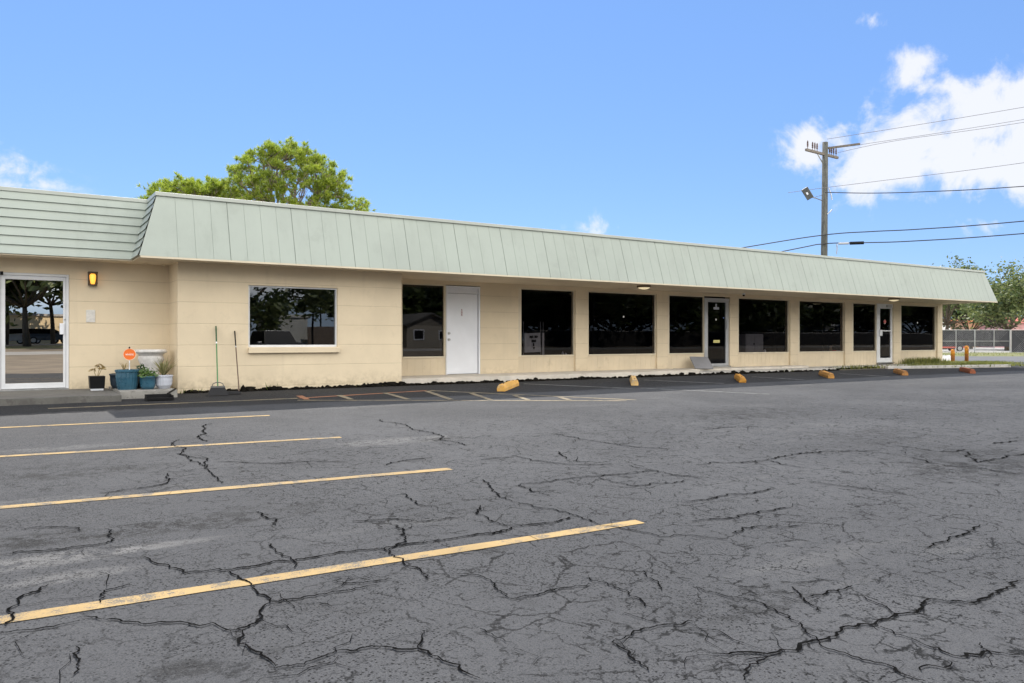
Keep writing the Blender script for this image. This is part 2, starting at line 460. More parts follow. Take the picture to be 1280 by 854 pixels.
rough_slab('walkway', M['slabface'], xBr + .004, xS1, 15.66, 17.3, .22, SLAB, 3)
rough_slab('walkway', M['concrete'], xS1 + .004, xS2, 15.62, 16.4, .22, SLAB - .07, 5)
rough_slab('walkway', M['slabface'], xS1 + .35, xS2 - .4, 16.404, 17.3, .22, SLAB + .0, 7, .02)
rough_slab('walkway', M['concrete'], xS2 + .004, xEnd + 1.2, 16.25, 17.3, .22, SLAB - .07, 9, .05)
pz = .400
rough_slab('porch', M['concrete_dark'], -9, on_plane(150, 14.6), 14.42, 16.7, .2, pz, 11, .05)
rough_slab('step', M['concrete_mid'], on_plane(150, 14.75) + .01, on_plane(221, 14.85), 14.8, 16.7, .2, pz + .03, 13, .02)

# lumpy soil and crumbled asphalt along the base of walls and slab
rnd = random.Random(4); m = MB()
x = 2.9
while x < xS2 + 3:
    yy = 15.6 if x < xBr else (15.61 if x < xS2 else 16.2)
    amt = mnoise.noise(Vector((x * .8, 3.7, 0))) * .5 + .62 + (.25 if 5.0 < x < 8.2 else 0)
    for _ in range(3):
        if rnd.random() < amt:
            r = rnd.uniform(.008, .026) * (1 + amt * .6) * (1.7 if rnd.random() < .07 else 1)
            m.blob((x + rnd.uniform(-.03, .03), yy - rnd.uniform(-.01, .09), GND + r * .1), (r * rnd.uniform(1.0, 2.6), r * 1.5, r * rnd.uniform(.8, 1.5)), rnd.random() * 50, 6, 4, .9)
    x += rnd.uniform(.018, .04)
for px in (341, 345, 462, 484, 490, 487):
    for _ in range(8):
        r = rnd.uniform(.02, .045); m.blob((on_plane(px, YB) + rnd.gauss(0, .08), YB - .05 - rnd.random() * .05, GND + rnd.uniform(.01, .05)), (r * 1.4, r, r), rnd.random() * 50, 6, 4, .9)
m.build('soil_edge', M['dirt'], kind='stuff')

# ---- painted markings
def ground_line(a, b, w, mat, name='painted_line', dz=.004, ext=(0, 0)):
    a, b = Vector(a), Vector(b); d = (b - a).normalized(); a = a - d * ext[0]; b = b + d * ext[1]
    n = Vector((-d.y, d.x, 0)).normalized() * (w / 2)
    k = max(2, int((b - a).length / .25)); m = MB(); rnd = random.Random(int(a.x * 91 + b.y * 37))
    L = []; Rr = []
    for i in range(k + 1):
        p = a.lerp(b, i / k); j = 1 + rnd.uniform(-.08, .08)
        for lst, sgn in ((L, 1), (Rr, -1)):
            q = p + n * sgn * j; lst.append((q.x, q.y, gz(q.y) + dz))
    for i in range(k): m.quad(Rr[i], Rr[i + 1], L[i + 1], L[i])
    return m.build(name, mat, kind='structure')
def px_line(p0, p1, w, mat, **k): return ground_line(on_ground(*p0), on_ground(*p1), w, mat, **k)
px_line((0, 776), (800, 652.5), .105, M['yellow_line'], ext=(2.2, 0))
px_line((0, 635), (563, 586.5), .105, M['yellow_line'], ext=(2.6, 0))
px_line((0, 571), (426, 547), .105, M['yellow_line'], ext=(3, 0))
px_line((0, 535), (337, 519.7), .105, M['yellow_line'], ext=(3, 0))
px_line((60, 511), (372, 498.2), .10, M['tan_line'])
px_line((374, 498.0), (533, 488.6), .10, M['orange_line'])
px_line((537, 488.5), (795, 500.3), .10, M['tan_line'])
px_line((372, 500.6), (783, 501.2), .10, M['tan_line'])
for p0, p1, mt in (((374, 495.2), (384, 499.8), 'orange_line'), ((424, 494.6), (439, 499.8), 'tan_line'), ((481, 491.6), (511, 499.9), 'tan_line'), ((533, 489.3), (564, 500), 'tan_line'),
               ((589, 492.0), (613, 500.2), 'tan_line'), ((643, 494.6), (660, 500.4), 'tan_line'), ((700, 497.2), (712, 500.5), 'tan_line')):
    px_line(p0, p1, .11, M[mt], dz=.008)
for p0, p1 in (((655, 480), (790, 485.8)), ((805, 475.2), (905, 479.6)), ((801, 485.4), (962, 493)), ((940, 471.2), (1005, 475)), ((1050, 467.2), (1112, 471))):
    px_line(p0, p1, .07, M['white_line'])

# ---- traced pavement cracks
CR_L = [((360,475),(420,495),(465,515),(570,508),(700,485),(760,480),(850,462),(960,455)), ((960,455),(1050,440),(1150,425),(1280,400)),
 ((570,510),(625,540),(640,560),(675,590)), ((675,590),(650,630),(590,658)), ((590,658),(620,700),(690,750)), ((675,590),(760,575),(860,560),(940,545)),
 ((215,625),(300,633),(400,638),(530,640),(590,658)), ((0,665),(80,658),(150,645),(200,635)), ((960,455),(985,475),(1030,500),(1070,530)),
 ((990,395),(1015,435),(965,460)), ((670,440),(700,465),(740,490),(725,505)), ((840,710),(940,700),(1045,705),(1120,740),(1200,780)), ((1045,705),(1060,660)),
 ((690,755),(760,745),(840,710)), ((1120,515),(1200,522),(1250,560),(1280,580)), ((330,305),(415,290),(420,265)), ((250,315),(330,305)),
 ((450,180),(460,210),(500,240),(530,270),(555,290)), ((0,470),(100,460),(180,450),(265,440),(285,430),(270,405)), ((530,140),(510,160),(515,185)),
 ((1000,315),(1040,340),(1080,350)), ((1210,280),(1235,310),(1250,325),(1280,335)), ((15,645),(20,610),(60,570),(120,545)), ((1200,345),(1230,385),(1270,400)),
 ((950,130),(1000,140),(1030,155),(1100,180),(1160,195)), ((1200,655),(1280,690)), ((640,360),(690,395)), ((250,590),(260,560),(330,545)), ((830,535),(900,540),(980,530)),
 ((880,385),(960,380),(1050,385),(1160,375)), ((440,215),(520,250)), ((190,700),(185,770)), ((60,405),(150,400),(200,410)), ((1280,400),(1200,420)), ((800,590),(830,600)),((540,235),(650,240),(760,235),(870,235)),((1200,230),(1280,225)),((960,245),(1080,225))]
CR_R = [((500,718),(600,715),(720,705),(790,680),(830,650),(910,640),(960,618),(1010,615),(1050,580)), ((1050,580),(1160,588),(1200,570),(1250,550),(1260,537),(1280,535)),
 ((770,690),(850,725),(960,760),(1030,785)), ((920,650),(1010,685),(1120,725),(1210,715),(1270,720)), ((250,690),(290,720),(340,760)), ((250,690),(320,660),(380,645),(450,635)),
 ((580,785),(595,745),(640,725)), ((20,292),(100,285),(210,272),(290,265),(360,258)), ((290,245),(360,258),(480,278)), ((210,275),(300,297),(400,290),(440,282)),
 ((460,243),(560,238),(640,230),(720,215),(830,210),(920,208)), ((640,232),(730,252)), ((740,285),(860,300),(1000,322)), ((430,335),(520,322),(610,312),(655,303)),
 ((450,385),(540,378),(650,358),(700,350)), ((0,335),(60,350),(150,368),(210,390)), ((210,390),(280,405),(370,425)), ((370,425),(450,420),(540,430)), ((0,400),(80,390),(160,375)),
 ((1110,205),(1145,215),(1165,238),(1200,228),(1280,215)), ((1120,240),(1200,258),(1270,268)), ((740,575),(790,560),(850,548)), ((190,525),(240,545),(290,570),(330,600)),
 ((280,615),(330,630),(360,640)), ((1030,450),(1110,425),(1170,395)), ((750,590),(650,570)), ((950,195),(1060,210),(1140,205)), ((0,580),(80,565),(190,545)),
 ((120,210),(135,228)), ((480,155),(560,148)), ((100,165),(180,180),(280,195),(400,205)), ((1100,740),(1020,760)), ((1170,690),(1200,720)), ((640,725),(580,735)), ((330,510),(375,560)),
 ((1200,190),(1280,183)), ((460,550),(540,575),(660,610),(720,640),(770,690)), ((700,550),(760,610)), ((880,575),(960,618)), ((550,415),(600,400),(740,395)), ((1000,225),(1080,245),(1150,250)), ((20,292),(90,320)), ((0,220),(120,240),(250,243))]
rnd = random.Random(11); m = MB()
def ribbon(P, w, taper=.5, dz=.0075):
    n = len(P); L = []; Rr = []; ph = rnd.uniform(0, 50)
    for i, p in enumerate(P):
        d = P[min(i + 1, n - 1)] - P[max(i - 1, 0)]
        if d.length < 1e-6: d = Vector((1, 0, 0))
        d.normalize(); nn = Vector((-d.y, d.x, 0)); e = min(1, min(i, n - 1 - i) / 4 * (1 - taper) + taper)
        ww = w * e * max(.35, .95 + .75 * mnoise.noise(Vector((i * .33, ph, 0))) + rnd.uniform(-.2, .25)) * .5
        for lst, sgn in ((L, 1), (Rr, -1)):
            q = p + nn * sgn * ww * (1 + .5 * abs(nn.y)) * rnd.uniform(.75, 1.25); lst.append((q.x, q.y, gz(q.y) + dz))
    for i in range(n - 1): m.quad(Rr[i], Rr[i + 1], L[i + 1], L[i])
def crack(pts, w, rough=.075, taper=.5):
    P = [Vector(p) for p in pts]
    for lev in range(7):
        Q = [P[0]]
        for a, b in zip(P[:-1], P[1:]):
            d = b - a; L = d.length
            if L > .032:
                nn = Vector((-d.y, d.x, 0)); k = rough if L > .12 else .15
                Q.append((a + b) / 2 + nn * max(-.26, min(.26, rnd.gauss(0, k))))
            Q.append(b)
        P = Q
    ribbon(P, w, taper); return P
def wander(p, an, L, w, depth=0):
    P = [p.copy()]; st = .045 * (1 + .10 * p.length); n = max(3, int(L / st)); a = an
    for k in range(n):
        a = an + rnd.choice((-1, 1)) * rnd.uniform(.1, .8); q = P[-1] + Vector((math.cos(a), math.sin(a), 0)) * st * rnd.uniform(.4, 1.5); P.append(q)
        if rnd.random() < .12: an += rnd.choice((-1, 1)) * rnd.uniform(.4, 1.0)
    ribbon(P, w, .3, .0065)
MAJ = {0, 1, 2, 3, 4, 8, 9, 11, 100, 101, 102, 103, 104, 19, 22}
ALL = []
for off, x0, lst in ((0, 0, CR_L), (100, 640, CR_R)):
    for i, pl in enumerate(lst):
        pts = [on_ground(x0 + p[0] / 2, 460 + p[1] / 2) for p in pl]
        dist = sum(p.length for p in pts) / len(pts)
        w = (.0100 if i + off in MAJ else .0080) * (.55 + .11 * dist)
        P = crack(pts, w); ALL += [(p, dist) for p in P]
        for _ in range(max(1, len(P) // 22)):
            q = rnd.choice(P); wander(q, rnd.uniform(0, 6.283), rnd.uniform(.15, .6) * (.6 + .08 * dist), w * .45)
m.build('asphalt_cracks', M['crack'], kind='structure')

# ------------------------------------------------------------------ the building
bld = thing('shop_building', 'long single storey cream block building with pale green mansard roof and dark shop windows', 'building')
ORIG[bld.name] = Vector((0, 0, 0))
xBl = on_plane(222, YB); xW0 = -12.0
ZB = .2
ZT = CAMZ + 1.335                # window heads
ZS = CAMZ - .405                 # window sills
YG = YW + .06
BK = 29.0
# --- left wing wall with door opening
dx0, dx1 = on_plane(-3, YL), on_plane(86.5, YL)
dzt = z_at(50, 342, YL); 
m = MB()
m.box(xW0, dx0, YL, YL + .2, ZB, SOF); m.box(dx0, dx1, YL, YL + .2, dzt, SOF); m.box(dx1, xBl + .2, YL, YL + .2, ZB, SOF)
m.box(dx0, dx1, YL, YL + .2, ZB, pz + .01)
m.build('wall', M['wall'], bld)
# --- projecting block
wx0, wx1 = on_plane(310.5, YB), on_plane(422, YB)
wz0, wz1 = z_at(366, 434, YB), z_at(366, 358.3, YB)
m = MB()
m.box(xBl, wx0, YB, YB + .2, ZB, SOF); m.box(wx1, xBr, YB, YB + .2, ZB, SOF)
m.box(wx0, wx1, YB, YB + .2, ZB, wz0); m.box(wx0, wx1, YB, YB + .2, wz1, SOF)
m.box(xBl, xBl + .2, YB + .2, YL, ZB, SOF); m.box(xBr - .2, xBr, YB + .2, YW + .2, ZB, SOF)
m.build('wall', M['wall'], bld)
# --- recessed shop front: header, piers
P = lambda px: on_plane(px, YW)
piers = [(600.5, 648), (719.5, 734.6), (821.5, 835.2), (912.5, 922.2), (988, 998), (1056.5, 1065.2), (1117, 1125.2), (1172, 1178)]
m = MB(); m.box(xBr, xEnd, YW, YW + .2, ZT + .03, SOF)
for a, b in piers: m.box(P(a), P(b), YW, YW + .2, ZB, ZT + .03)
m.box(xEnd - .2, xEnd, YW + .2, BK, ZB, SOF)                       # right end
m.box(xW0, xEnd, BK, BK + .2, ZB, SOF); m.box(xW0, xW0 + .2, YL + .2, BK, ZB, SOF)
m.build('wall', M['wall'], bld)

# --- infill: grooved panels, window frames, panes
def grooved(m, x0, x1, y, z0, z1, step, gw, gd):
    x = x0; k = max(1, round((x1 - x0) / step)); st = (x1 - x0) / k
    for i in range(k):
        a, b = x0 + i * st, x0 + (i + 1) * st
        e = b - gw if i < k - 1 else b
        m.quad((a, y, z0), (e, y, z0), (e, y, z1), (a, y, z1))
        if i < k - 1:
            m.quad((e, y, z0), (e, y + gd, z0), (e, y + gd, z1), (e, y, z1)); m.quad((e, y + gd, z0), (b, y + gd, z0), (b, y + gd, z1), (e, y + gd, z1)); m.quad((b, y + gd, z0), (b, y, z0), (b, y, z1), (b, y + gd, z1))
    m.quad((x0, y, z1), (x1, y, z1), (x1, y + .1, z1), (x0, y + .1, z1))

STICK = pm('white_sticker', (.85, .85, .85), .5, .02, 3, 0)
YELLOW = pm('yellow_sticker', (.75, .68, .25), .5, .05, 30, 0)
BLUEST = pm('blue_sticker', (.12, .2, .5), .5, .05, 30, 0)
REDST = pm('red_sticker', (.55, .10, .09), .5, .05, 30, 0)
def disc(c, r, n=16, y=.004):
    m = MB(); k = [(c[0] + r * math.cos(2 * math.pi * i / n), c[1], c[2] + r * math.sin(2 * math.pi * i / n)) for i in range(n)]
    m.poly(k); return m

def window(x0, x1, g0, g1, z0, z1, y, lower=True, fw=.04, mat='trim', gm='tint'):
    """x0..x1 opening, g0..g1 glass"""
    fr = MB(); d0, d1 = y - .012, y + .07
    a, b = min(g0, g1), max(g0, g1)
    if a - x0 > .012: fr.box(x0, a, d0, d1, z0 - fw, z1 + .028)
    if x1 - b > .012: fr.box(b, x1, d0, d1, z0 - fw, z1 + .028)
    fr.box(a, b, d0, d1, z1, z1 + .028); fr.box(a, b, d0 - .01, d1, z0 - fw, z0)
    w = fr.build('window', M[mat], bld, bevel=.003)
    pn = MB().quad((a, y + .04, z0), (b, y + .04, z0), (b, y + .04, z1), (a, y + .04, z1)).build('pane', M[gm], w)
    if lower:
        m = MB(); grooved(m, x0, x1, y, ZB, z0 - fw - .002, .2, .007, .004); m.build('panel', M['panel'], bld)
    return w

Q = lambda px: on_plane(px, YG)
win = {}
for key, (o0, o1, a, b) in {'A': (502, 556.8, 503, 555), 'B': (648, 719.5, 651.5, 717), 'C': (734.6, 821.5, 735.6, 819), 'D': (835.2, 880, 836.4, 879.4),
                            'E': (922.2, 988, 923.2, 985.4), 'F': (998, 1056.5, 999.2, 1054.4), 'G': (1065.2, 1095.4, 1066.4, 1094.8), 'H': (1125.2, 1172, 1126.3, 1169)}.items():
    x0 = P(o0) if key != 'A' else xBr
    x1 = P(o1) if key not in 'ADG' else Q(o1)
    win[key] = window(x0, x1, max(Q(a), x0 + .015), Q(b), ZS, ZT, YG, gm='tint_side' if key == 'A' else 'tint')
def stick(w, px, py, r, mat=STICK):
    disc((Q(px), YG + .035, z_at(px, py, YG)), r).build('sticker', mat, w)
stick(win['C'], 780.5, 396, .028); stick(win['H'], 1148, 403.5, .032)

# block window with sill
w = window(wx0, wx1, on_plane(312, YB + .06), on_plane(419.5, YB + .06), wz0 + .045, wz1 - .03, YB + .06, lower=False, fw=.045, mat='alu', gm='tint_front')
m = MB(); m.box(wx0 - .01, wx1 + .03, YB - .07, YB - .001, wz0 - .115, wz0 - .004); m.build('sill', M['panel'], w, bevel=.008)

# --- doors
def glass_door(px0, px1, pg0, pg1, ztop, zbot, zg0, zg1, y, fmat, pane, head_z, rail_z=None):
    X = lambda p: on_plane(p, y)
    x0, x1, a, b = X(px0), X(px1), X(pg0), X(pg1)
    j = min(.045, (a - x0) * .45)
    fr = MB(); fr.box(x0, x0 + j, y - .03, y + .09, zbot, head_z); fr.box(x1 - j, x1, y - .03, y + .09, zbot, head_z)
    fr.box(x0 + j, x1 - j, y - .03, y + .09, ztop, head_z)
    dr = fr.build('door_frame', M[fmat], bld, bevel=.004)
    lf = MB(); e = .004; zb = zbot + .012
    lf.box(x0 + j + e, a, y - .012, y + .04, zb, ztop - e); lf.box(b, x1 - j - e, y - .012, y + .04, zb, ztop - e)
    lf.box(a, b, y - .012, y + .04, zb, zg0); lf.box(a, b, y - .012, y + .04, zg1, ztop - e)
    if rail_z: lf.box(a, b, y - .012, y + .04, rail_z - .02, rail_z + .02)
    leaf = lf.build('door', M[fmat], bld, bevel=.004)
    MB().quad((a, y + .014, zg0), (b, y + .014, zg0), (b, y + .014, zg1), (a, y + .014, zg1)).build('pane', M[pane], leaf)
    MB().box(x0, x1, y - .06, y + .09, zbot - .03, zbot + .006).build('threshold', M['steel'], dr)
    return leaf, X
# left wing door (mirror-like glass)
ZD = lambda py, px=40: z_at(px, py, YL + .05)
leaf, X = glass_door(-3, 86, 6.5, 79, ZD(345), pz + .02, ZD(479), ZD(350), YL + .05, 'alu', 'mirror', ZD(341))
m = MB(); m.box(X(74.5), X(79.6), YL - .002, YL + .035, ZD(418), ZD(404)); m.build('handle', M['white'], leaf, bevel=.006)
m = MB(); m.tube((X(81.5), YL + .038, ZD(399)), (X(81.5), YL + .020, ZD(399)), .018, n=12); m.build('lock', M['steel'], leaf)
MB().box(X(0), X(4), YL - .012, YL + .018, ZD(345.5), ZD(341)).build('door_closer', M['black'], leaf)
# shop door beside window D
z = lambda px, py: z_at(px, py, YG)
leaf, X = glass_door(880, 912.2, 884.6, 907, z(896, 376.6), SLAB + .03, z(896, 454.5), z(896, 378), YG, 'alu_grey', 'tint', z(896, 373))
m = MB(); m.box(X(892.3), X(899.0), YG + .006, YG + .010, z(896, 387), z(896, 384)); m.box(X(894.6), X(896.3), YG + .006, YG + .010, z(896, 384), z(896, 380)); m.build('sticker', pm('grey_sticker', (.42, .45, .52), .5, .1, 30, 0), leaf)
disc((X(895.3), YG + .009, z(895, 399.6)), .03).build('sticker', STICK, leaf)
disc((X(904.8), YG + .009, z(905, 397.5)), .025).build('sticker', BLUEST, leaf)
sgn = MB().box(X(892), X(899.8), YG + .006, YG + .011, z(896, 428.6), z(896, 425.2)).build('sticker', YELLOW, leaf)
m = MB()
for k in range(5):
    xx = X(892.6 + k * 1.4); m.box(xx, xx + .018, YG + .003, YG + .0055, z(896, 427.7), z(896, 426.4))
m.build('lettering', pm('dull_olive_ink', (.30, .28, .10), .7, .1, 3, 0), sgn)
m = MB(); m.box(X(907.6), X(909), YG - .05, YG - .013, z(908, 412), z(908, 400)); m.build('handle', M['alu_grey'], leaf, bevel=.004)
# far door
leaf, X = glass_door(1095.4, 1116.4, 1099.8, 1113, z(1106, 384.4), SLAB + .0, z(1106, 447.5), z(1106, 386), YG, 'alu', 'tint', z(1106, 380), rail_z=z(1106, 413.6))
for py, r in ((400.4, .028), (404.0, .036)): disc((X(1106.4), YG + .009, z(1106, py)), r).build('sticker', STICK, leaf)
disc((X(1106.4), YG + .007, z(1106, 402.2)), .075).build('sticker', REDST, leaf)
m = MB(); m.box(X(1098.4), X(1101.4), YG - .06, YG - .013, z(1100, 420), z(1100, 412.5)); m.build('handle', M['alu'], leaf, bevel=.008)
m = MB(); m.box(X(1107), X(1113), YG - .07, YG - .032, z(1110, 384.4), z(1110, 381.6)); m.build('door_closer', M['steel'], leaf, bevel=.004)
# white flush door
X = Q; zf = z_at(577, 469.2, YG)
m = MB(); j0, j1 = Q(556.8), P(600.5)
m.box(j0, Q(558.4), YG - .055, YG + .09, SLAB, z(577, 358)); m.box(Q(597.2), j1, YG - .055, YG + .09, SLAB, z(577, 358))
m.box(Q(558.4), Q(597.2), YG - .055, YG + .09, z(577, 359.8), z(577, 358)); m.box(Q(558.4), Q(597.2), YG - .035, YG + .06, z(577, 367), z(577, 365.2))
m.build('door_frame', M['white'], bld, bevel=.004)
MB().box(Q(558.5), Q(597.0), YG - .01, YG + .03, z(577, 365.1), z(577, 359.9)).build('transom_panel', M['white'], bld)
dl = MB().box(Q(558.8), Q(596.4), YG - .02, YG + .025, SLAB + .012, z(577, 367.4)).build('door', M['white'], bld, bevel=.003)
MB().box(Q(559.8), Q(595.6), YG - .0235, YG - .0205, SLAB + .03, z(577, 457.8)).build('kick_plate', M['white'], dl, bevel=.002)
for py in (416.8, 424.6):
    m = MB(); c = (Q(560.4), YG - .0205, z(560, py)); m.tube(c, (c[0], c[1] - .012, c[2]), .032, n=16); m.tube((c[0], c[1] - .012, c[2]), (c[0], c[1] - .05, c[2]), .014, .026, n=16); m.build('handle', M['steel'], dl)
m = MB(); zz = z(576, 386.6)
for k, (wd, hh) in enumerate(((.03, .03), (.05, .014), (.045, .03), (.055, .014), (.04, .03), (.05, .012))):
    m.box(Q(576.6) - wd / 2, Q(576.6) + wd / 2, YG - .0235, YG - .0205, zz - hh, zz); zz -= hh + .008
m.build('sticker', pm('faded_red_ink', (.42, .28, .30), .6, .4, 40, 0), dl)

# --- interior shell behind the tinted glass
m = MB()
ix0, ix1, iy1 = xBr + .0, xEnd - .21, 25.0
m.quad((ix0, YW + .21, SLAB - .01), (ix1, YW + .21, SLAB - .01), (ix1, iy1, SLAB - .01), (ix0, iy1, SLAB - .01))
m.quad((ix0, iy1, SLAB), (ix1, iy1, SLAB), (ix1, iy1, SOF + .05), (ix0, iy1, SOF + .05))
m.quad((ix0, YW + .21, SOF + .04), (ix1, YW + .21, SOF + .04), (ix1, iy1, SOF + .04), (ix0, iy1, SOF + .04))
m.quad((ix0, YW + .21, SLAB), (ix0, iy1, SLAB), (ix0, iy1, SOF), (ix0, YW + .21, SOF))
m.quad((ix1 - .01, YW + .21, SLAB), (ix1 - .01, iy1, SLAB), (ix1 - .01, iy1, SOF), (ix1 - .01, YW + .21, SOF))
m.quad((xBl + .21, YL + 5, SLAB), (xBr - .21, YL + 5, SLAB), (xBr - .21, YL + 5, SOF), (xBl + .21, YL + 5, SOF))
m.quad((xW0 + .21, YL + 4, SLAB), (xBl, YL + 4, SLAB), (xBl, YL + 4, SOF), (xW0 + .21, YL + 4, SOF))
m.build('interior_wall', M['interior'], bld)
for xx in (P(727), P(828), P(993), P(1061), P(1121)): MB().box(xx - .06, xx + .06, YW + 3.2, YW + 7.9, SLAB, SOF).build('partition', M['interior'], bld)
for a, b in ((652, 717), (1000, 1053), (925, 984)):
    MB().box(Q(a), Q(b), YG + .12, YG + .55, ZS - .10, ZS - .035).build('display_ledge', M['interior'], bld)

# --- mansard
EY, TY = 14.95, 15.30            # eave / top of the main front
EX0, TX0 = on_plane(174, EY), on_plane(196, TY)
EX1, TX1 = on_plane(1243, EY), on_plane(1227.7, TY)
if EX1 < xEnd + .12: EX1 = xEnd + .12; TX1 = EX1 - .3
WEY, WTY = 15.9, 16.25
def fy(s): return EY + (TY - EY) * s
def fz(s): return SOF + (RTOP - SOF) * s
nrm = Vector((0, -(RTOP - SOF), (TY - EY))).normalized()
m = MB(); gr = MB()
def Pp(x, s, d=0): return (x, fy(s) - nrm.y * d, fz(s) - nrm.z * d)
step = .305; x = TX0; i = 1
m.poly([Pp(EX0, 0), Pp(TX0, 0), Pp(TX0, 1)])
while x < TX1 - 1e-4:
    gw = .013 if i % 4 == 0 else .006
    x2 = min(x + step, TX1); e = x2 - gw if x2 < TX1 else x2
    m.quad(Pp(x, 0), Pp(e, 0), Pp(e, 1), Pp(x, 1))
    if x2 < TX1:
        dd = .012 if i % 4 == 0 else .005
        m.quad(Pp(e, 0), Pp(e, 0, dd), Pp(e, 1, dd), Pp(e, 1)); m.quad(Pp(x2, 0, dd), Pp(x2, 0), Pp(x2, 1), Pp(x2, 1, dd)); gr.quad(Pp(e, 0, dd), Pp(x2, 0, dd), Pp(x2, 1, dd), Pp(e, 1, dd))
    x = x2; i += 1
m.poly([Pp(TX1, 0), Pp(EX1, 0), Pp(TX1, 1)])
# right end face and back
m.poly([(EX1, EY, SOF), (EX1, BK + .6, SOF), (TX1, BK + .3, RTOP), (TX1, TY, RTOP)])
roof = m.build('mansard_roof', M['sage'], bld)
gr.build('groove', M['sage_dark'], roof)
# lapped faces: left wing front and the return of the main block
def laps(m, sh, A0, A1, B0, B1, outn, n=7):
    """A0-A1 bottom edge, B0-B1 top edge; each course kicks out at its foot"""
    A0, A1, B0, B1 = map(Vector, (A0, A1, B0, B1)); o = Vector(outn)
    for k in range(n):
        s0, s1 = k / n, (k + 1) / n
        a0, a1 = A0.lerp(B0, s0), A1.lerp(B1, s0); b0, b1 = A0.lerp(B0, s1), A1.lerp(B1, s1)
        m.quad(a0 + o * .028, a1 + o * .028, b1 + o * .004, b0 + o * .004)
        if k: sh.quad(a0 + o * .003, a1 + o * .003, a1 + o * .028, a0 + o * .028)
        else: m.quad(a0, a1, a1 + o * .028, a0 + o * .028)
m = MB(); sh = MB()
laps(m, sh, (xW0 - .5, WEY, SOF), (EX0, WEY, SOF), (xW0 - .5, WTY, RTOP), (TX0, WTY, RTOP), (0, -1, .2))
laps(m, sh, (EX0, WEY, SOF), (EX0, EY, SOF), (TX0, WTY, RTOP), (TX0, TY, RTOP), (-1, 0, .2))
lap = m.build('lapped_roof_edge', M['sage'], bld)
sh.build('lap_shadow_gap', M['sage_dark'], lap)
# metal edge along the top, drip edge along the eave
m = MB(); ch = .055
m.box(TX0 - .03, TX1 + .03, TY - .035, TY + .10, RTOP - .015, RTOP + ch)
m.box(TX0 - .03, TX0 + .10, TY + .10, WTY + .10, RTOP - .015, RTOP + ch)
m.box(xW0 - .5, TX0 - .03, WTY - .03, WTY + .10, RTOP - .015, RTOP + ch)
m.box(TX1 - .10, TX1 + .03, TY + .10, BK + .2, RTOP - .015, RTOP + ch)
m.build('roof_edge_trim', M['cap'], bld, bevel=.006)
m = MB()
m.box(EX0 + .02, EX1, EY - .006, EY + .03, SOF - .035, SOF - .002)
m.build('drip_edge', M['trim'], bld)
m = MB()
m.box(EX0 + .02, EX1 - .002, EY + .031, YW - .002 + .0, SOF - .02, SOF + .03)
m.box(xW0 - .5, EX0 + .019, WEY, YL - .002, SOF - .02, SOF + .03)
m.box(EX0 + .02, EX0 + .04, YW, BK, SOF, SOF + .03); m.box(xEnd + .002, EX1, YW, BK, SOF - .02, SOF + .03)
m.build('soffit', M['soffit'], bld)
m = MB(); m.box(xW0 - .4, TX0 - .02, WTY + .102, BK + .3, RTOP - .06, RTOP - .02); m.box(TX0 + .101, TX1 - .101, TY + .102, BK + .3, RTOP - .06, RTOP - .02)
m.quad((xW0, BK + .62, SOF), (EX1, BK + .62, SOF), (TX1, BK + .32, RTOP), (xW0, BK + .32, RTOP))
m.build('roof_deck', M['roofdeck'], bld)
# small vent stubs under the left soffit
for px in (181, 205):
    xx = on_plane(px, 16.3); MB().tube((xx, 16.3, SOF - .021), (xx, 16.3, SOF - .045), .045, .04, 12).build('soffit_vent', M['soffit'], bld)

# ------------------------------------------------------------------ fittings on the building
amber = emit_mat('amber_lamp_glass', (1.0, .40, .04), .75, (.75, .45, .12))
lx, lz0, lz1 = on_plane(115.5, YL), z_at(115.5, 357, YL), z_at(115.5, 341, YL)
t = thing('wall_lamp', 'lit amber wall lantern in a dark frame beside the glass door', 'lamp', (lx, YL, lz0))
m = MB(); m.box(lx - .075, lx + .075, YL - .02, YL - .001, lz0, lz1); m.box(lx - .08, lx + .08, YL - .13, YL - .021, lz1 - .02, lz1 + .012); m.box(lx - .07, lx + .07, YL - .12, YL - .021, lz0 - .006, lz0 + .018)
for sx in (-1, 1): m.box(lx + sx * .068 - .008, lx + sx * .068 + .008, YL - .125, YL - .11, lz0 + .018, lz1 - .02)
m.build('lamp_frame', pm('bronze_frame', (.07, .045, .02), .5, .2), t, bevel=.003)
MB().lathe((lx, YL - .068, lz0 + .02), [(.028, 0), (.036, .02), (.050, .10), (.053, .16), (.046, lz1 - lz0 - .06), (.03, lz1 - lz0 - .045)], 16).build('lamp_glass', amber, t, smooth=True)
nx, nz0, nz1 = on_plane(113.3, YL), z_at(113, 403, YL), z_at(113, 387.5, YL)
solo(MB().box(nx - .075, nx + .075, YL - .012, YL - .001, nz0, nz1), 'notice_plate', pm('pale_notice', (.66, .64, .60), .7, .12, 25, 0), 'faded blank white notice plate on the wall under the lantern', 'notice', (nx, YL, nz0), bevel=.002)
cream_glow = emit_mat('lamp_diffuser', (1, .82, .5), .28, (.86, .80, .62))
for px, lb in ((805, 'round cream lamp on the soffit above the wide shop window, nearer one'), (1117.5, 'round cream lamp on the soffit above the far white framed door')):
    yy = 15.55; c = Vector((on_plane(px, yy), yy, SOF - .0205))
    t = thing('ceiling_light', lb, 'light', c, 'soffit lights')
    MB().lathe((c.x, c.y, c.z - .055), [(.17, 0), (.19, .012), (.19, .055)], 28).build('lamp_ring', pm('bronze_ring', (.16, .11, .06), .45, .1), t, smooth=False)
    MB().lathe((c.x, c.y, c.z - .105), [(.04, 0), (.11, .014), (.15, .035), (.16, .0495)], 28).build('diffuser', cream_glow, t, smooth=True)
c = Vector((on_plane(929.5, 16.4), 16.4, SOF - .0205))
t = thing('security_camera', 'small white dome camera under the soffit right of the grey framed door', 'camera', c)
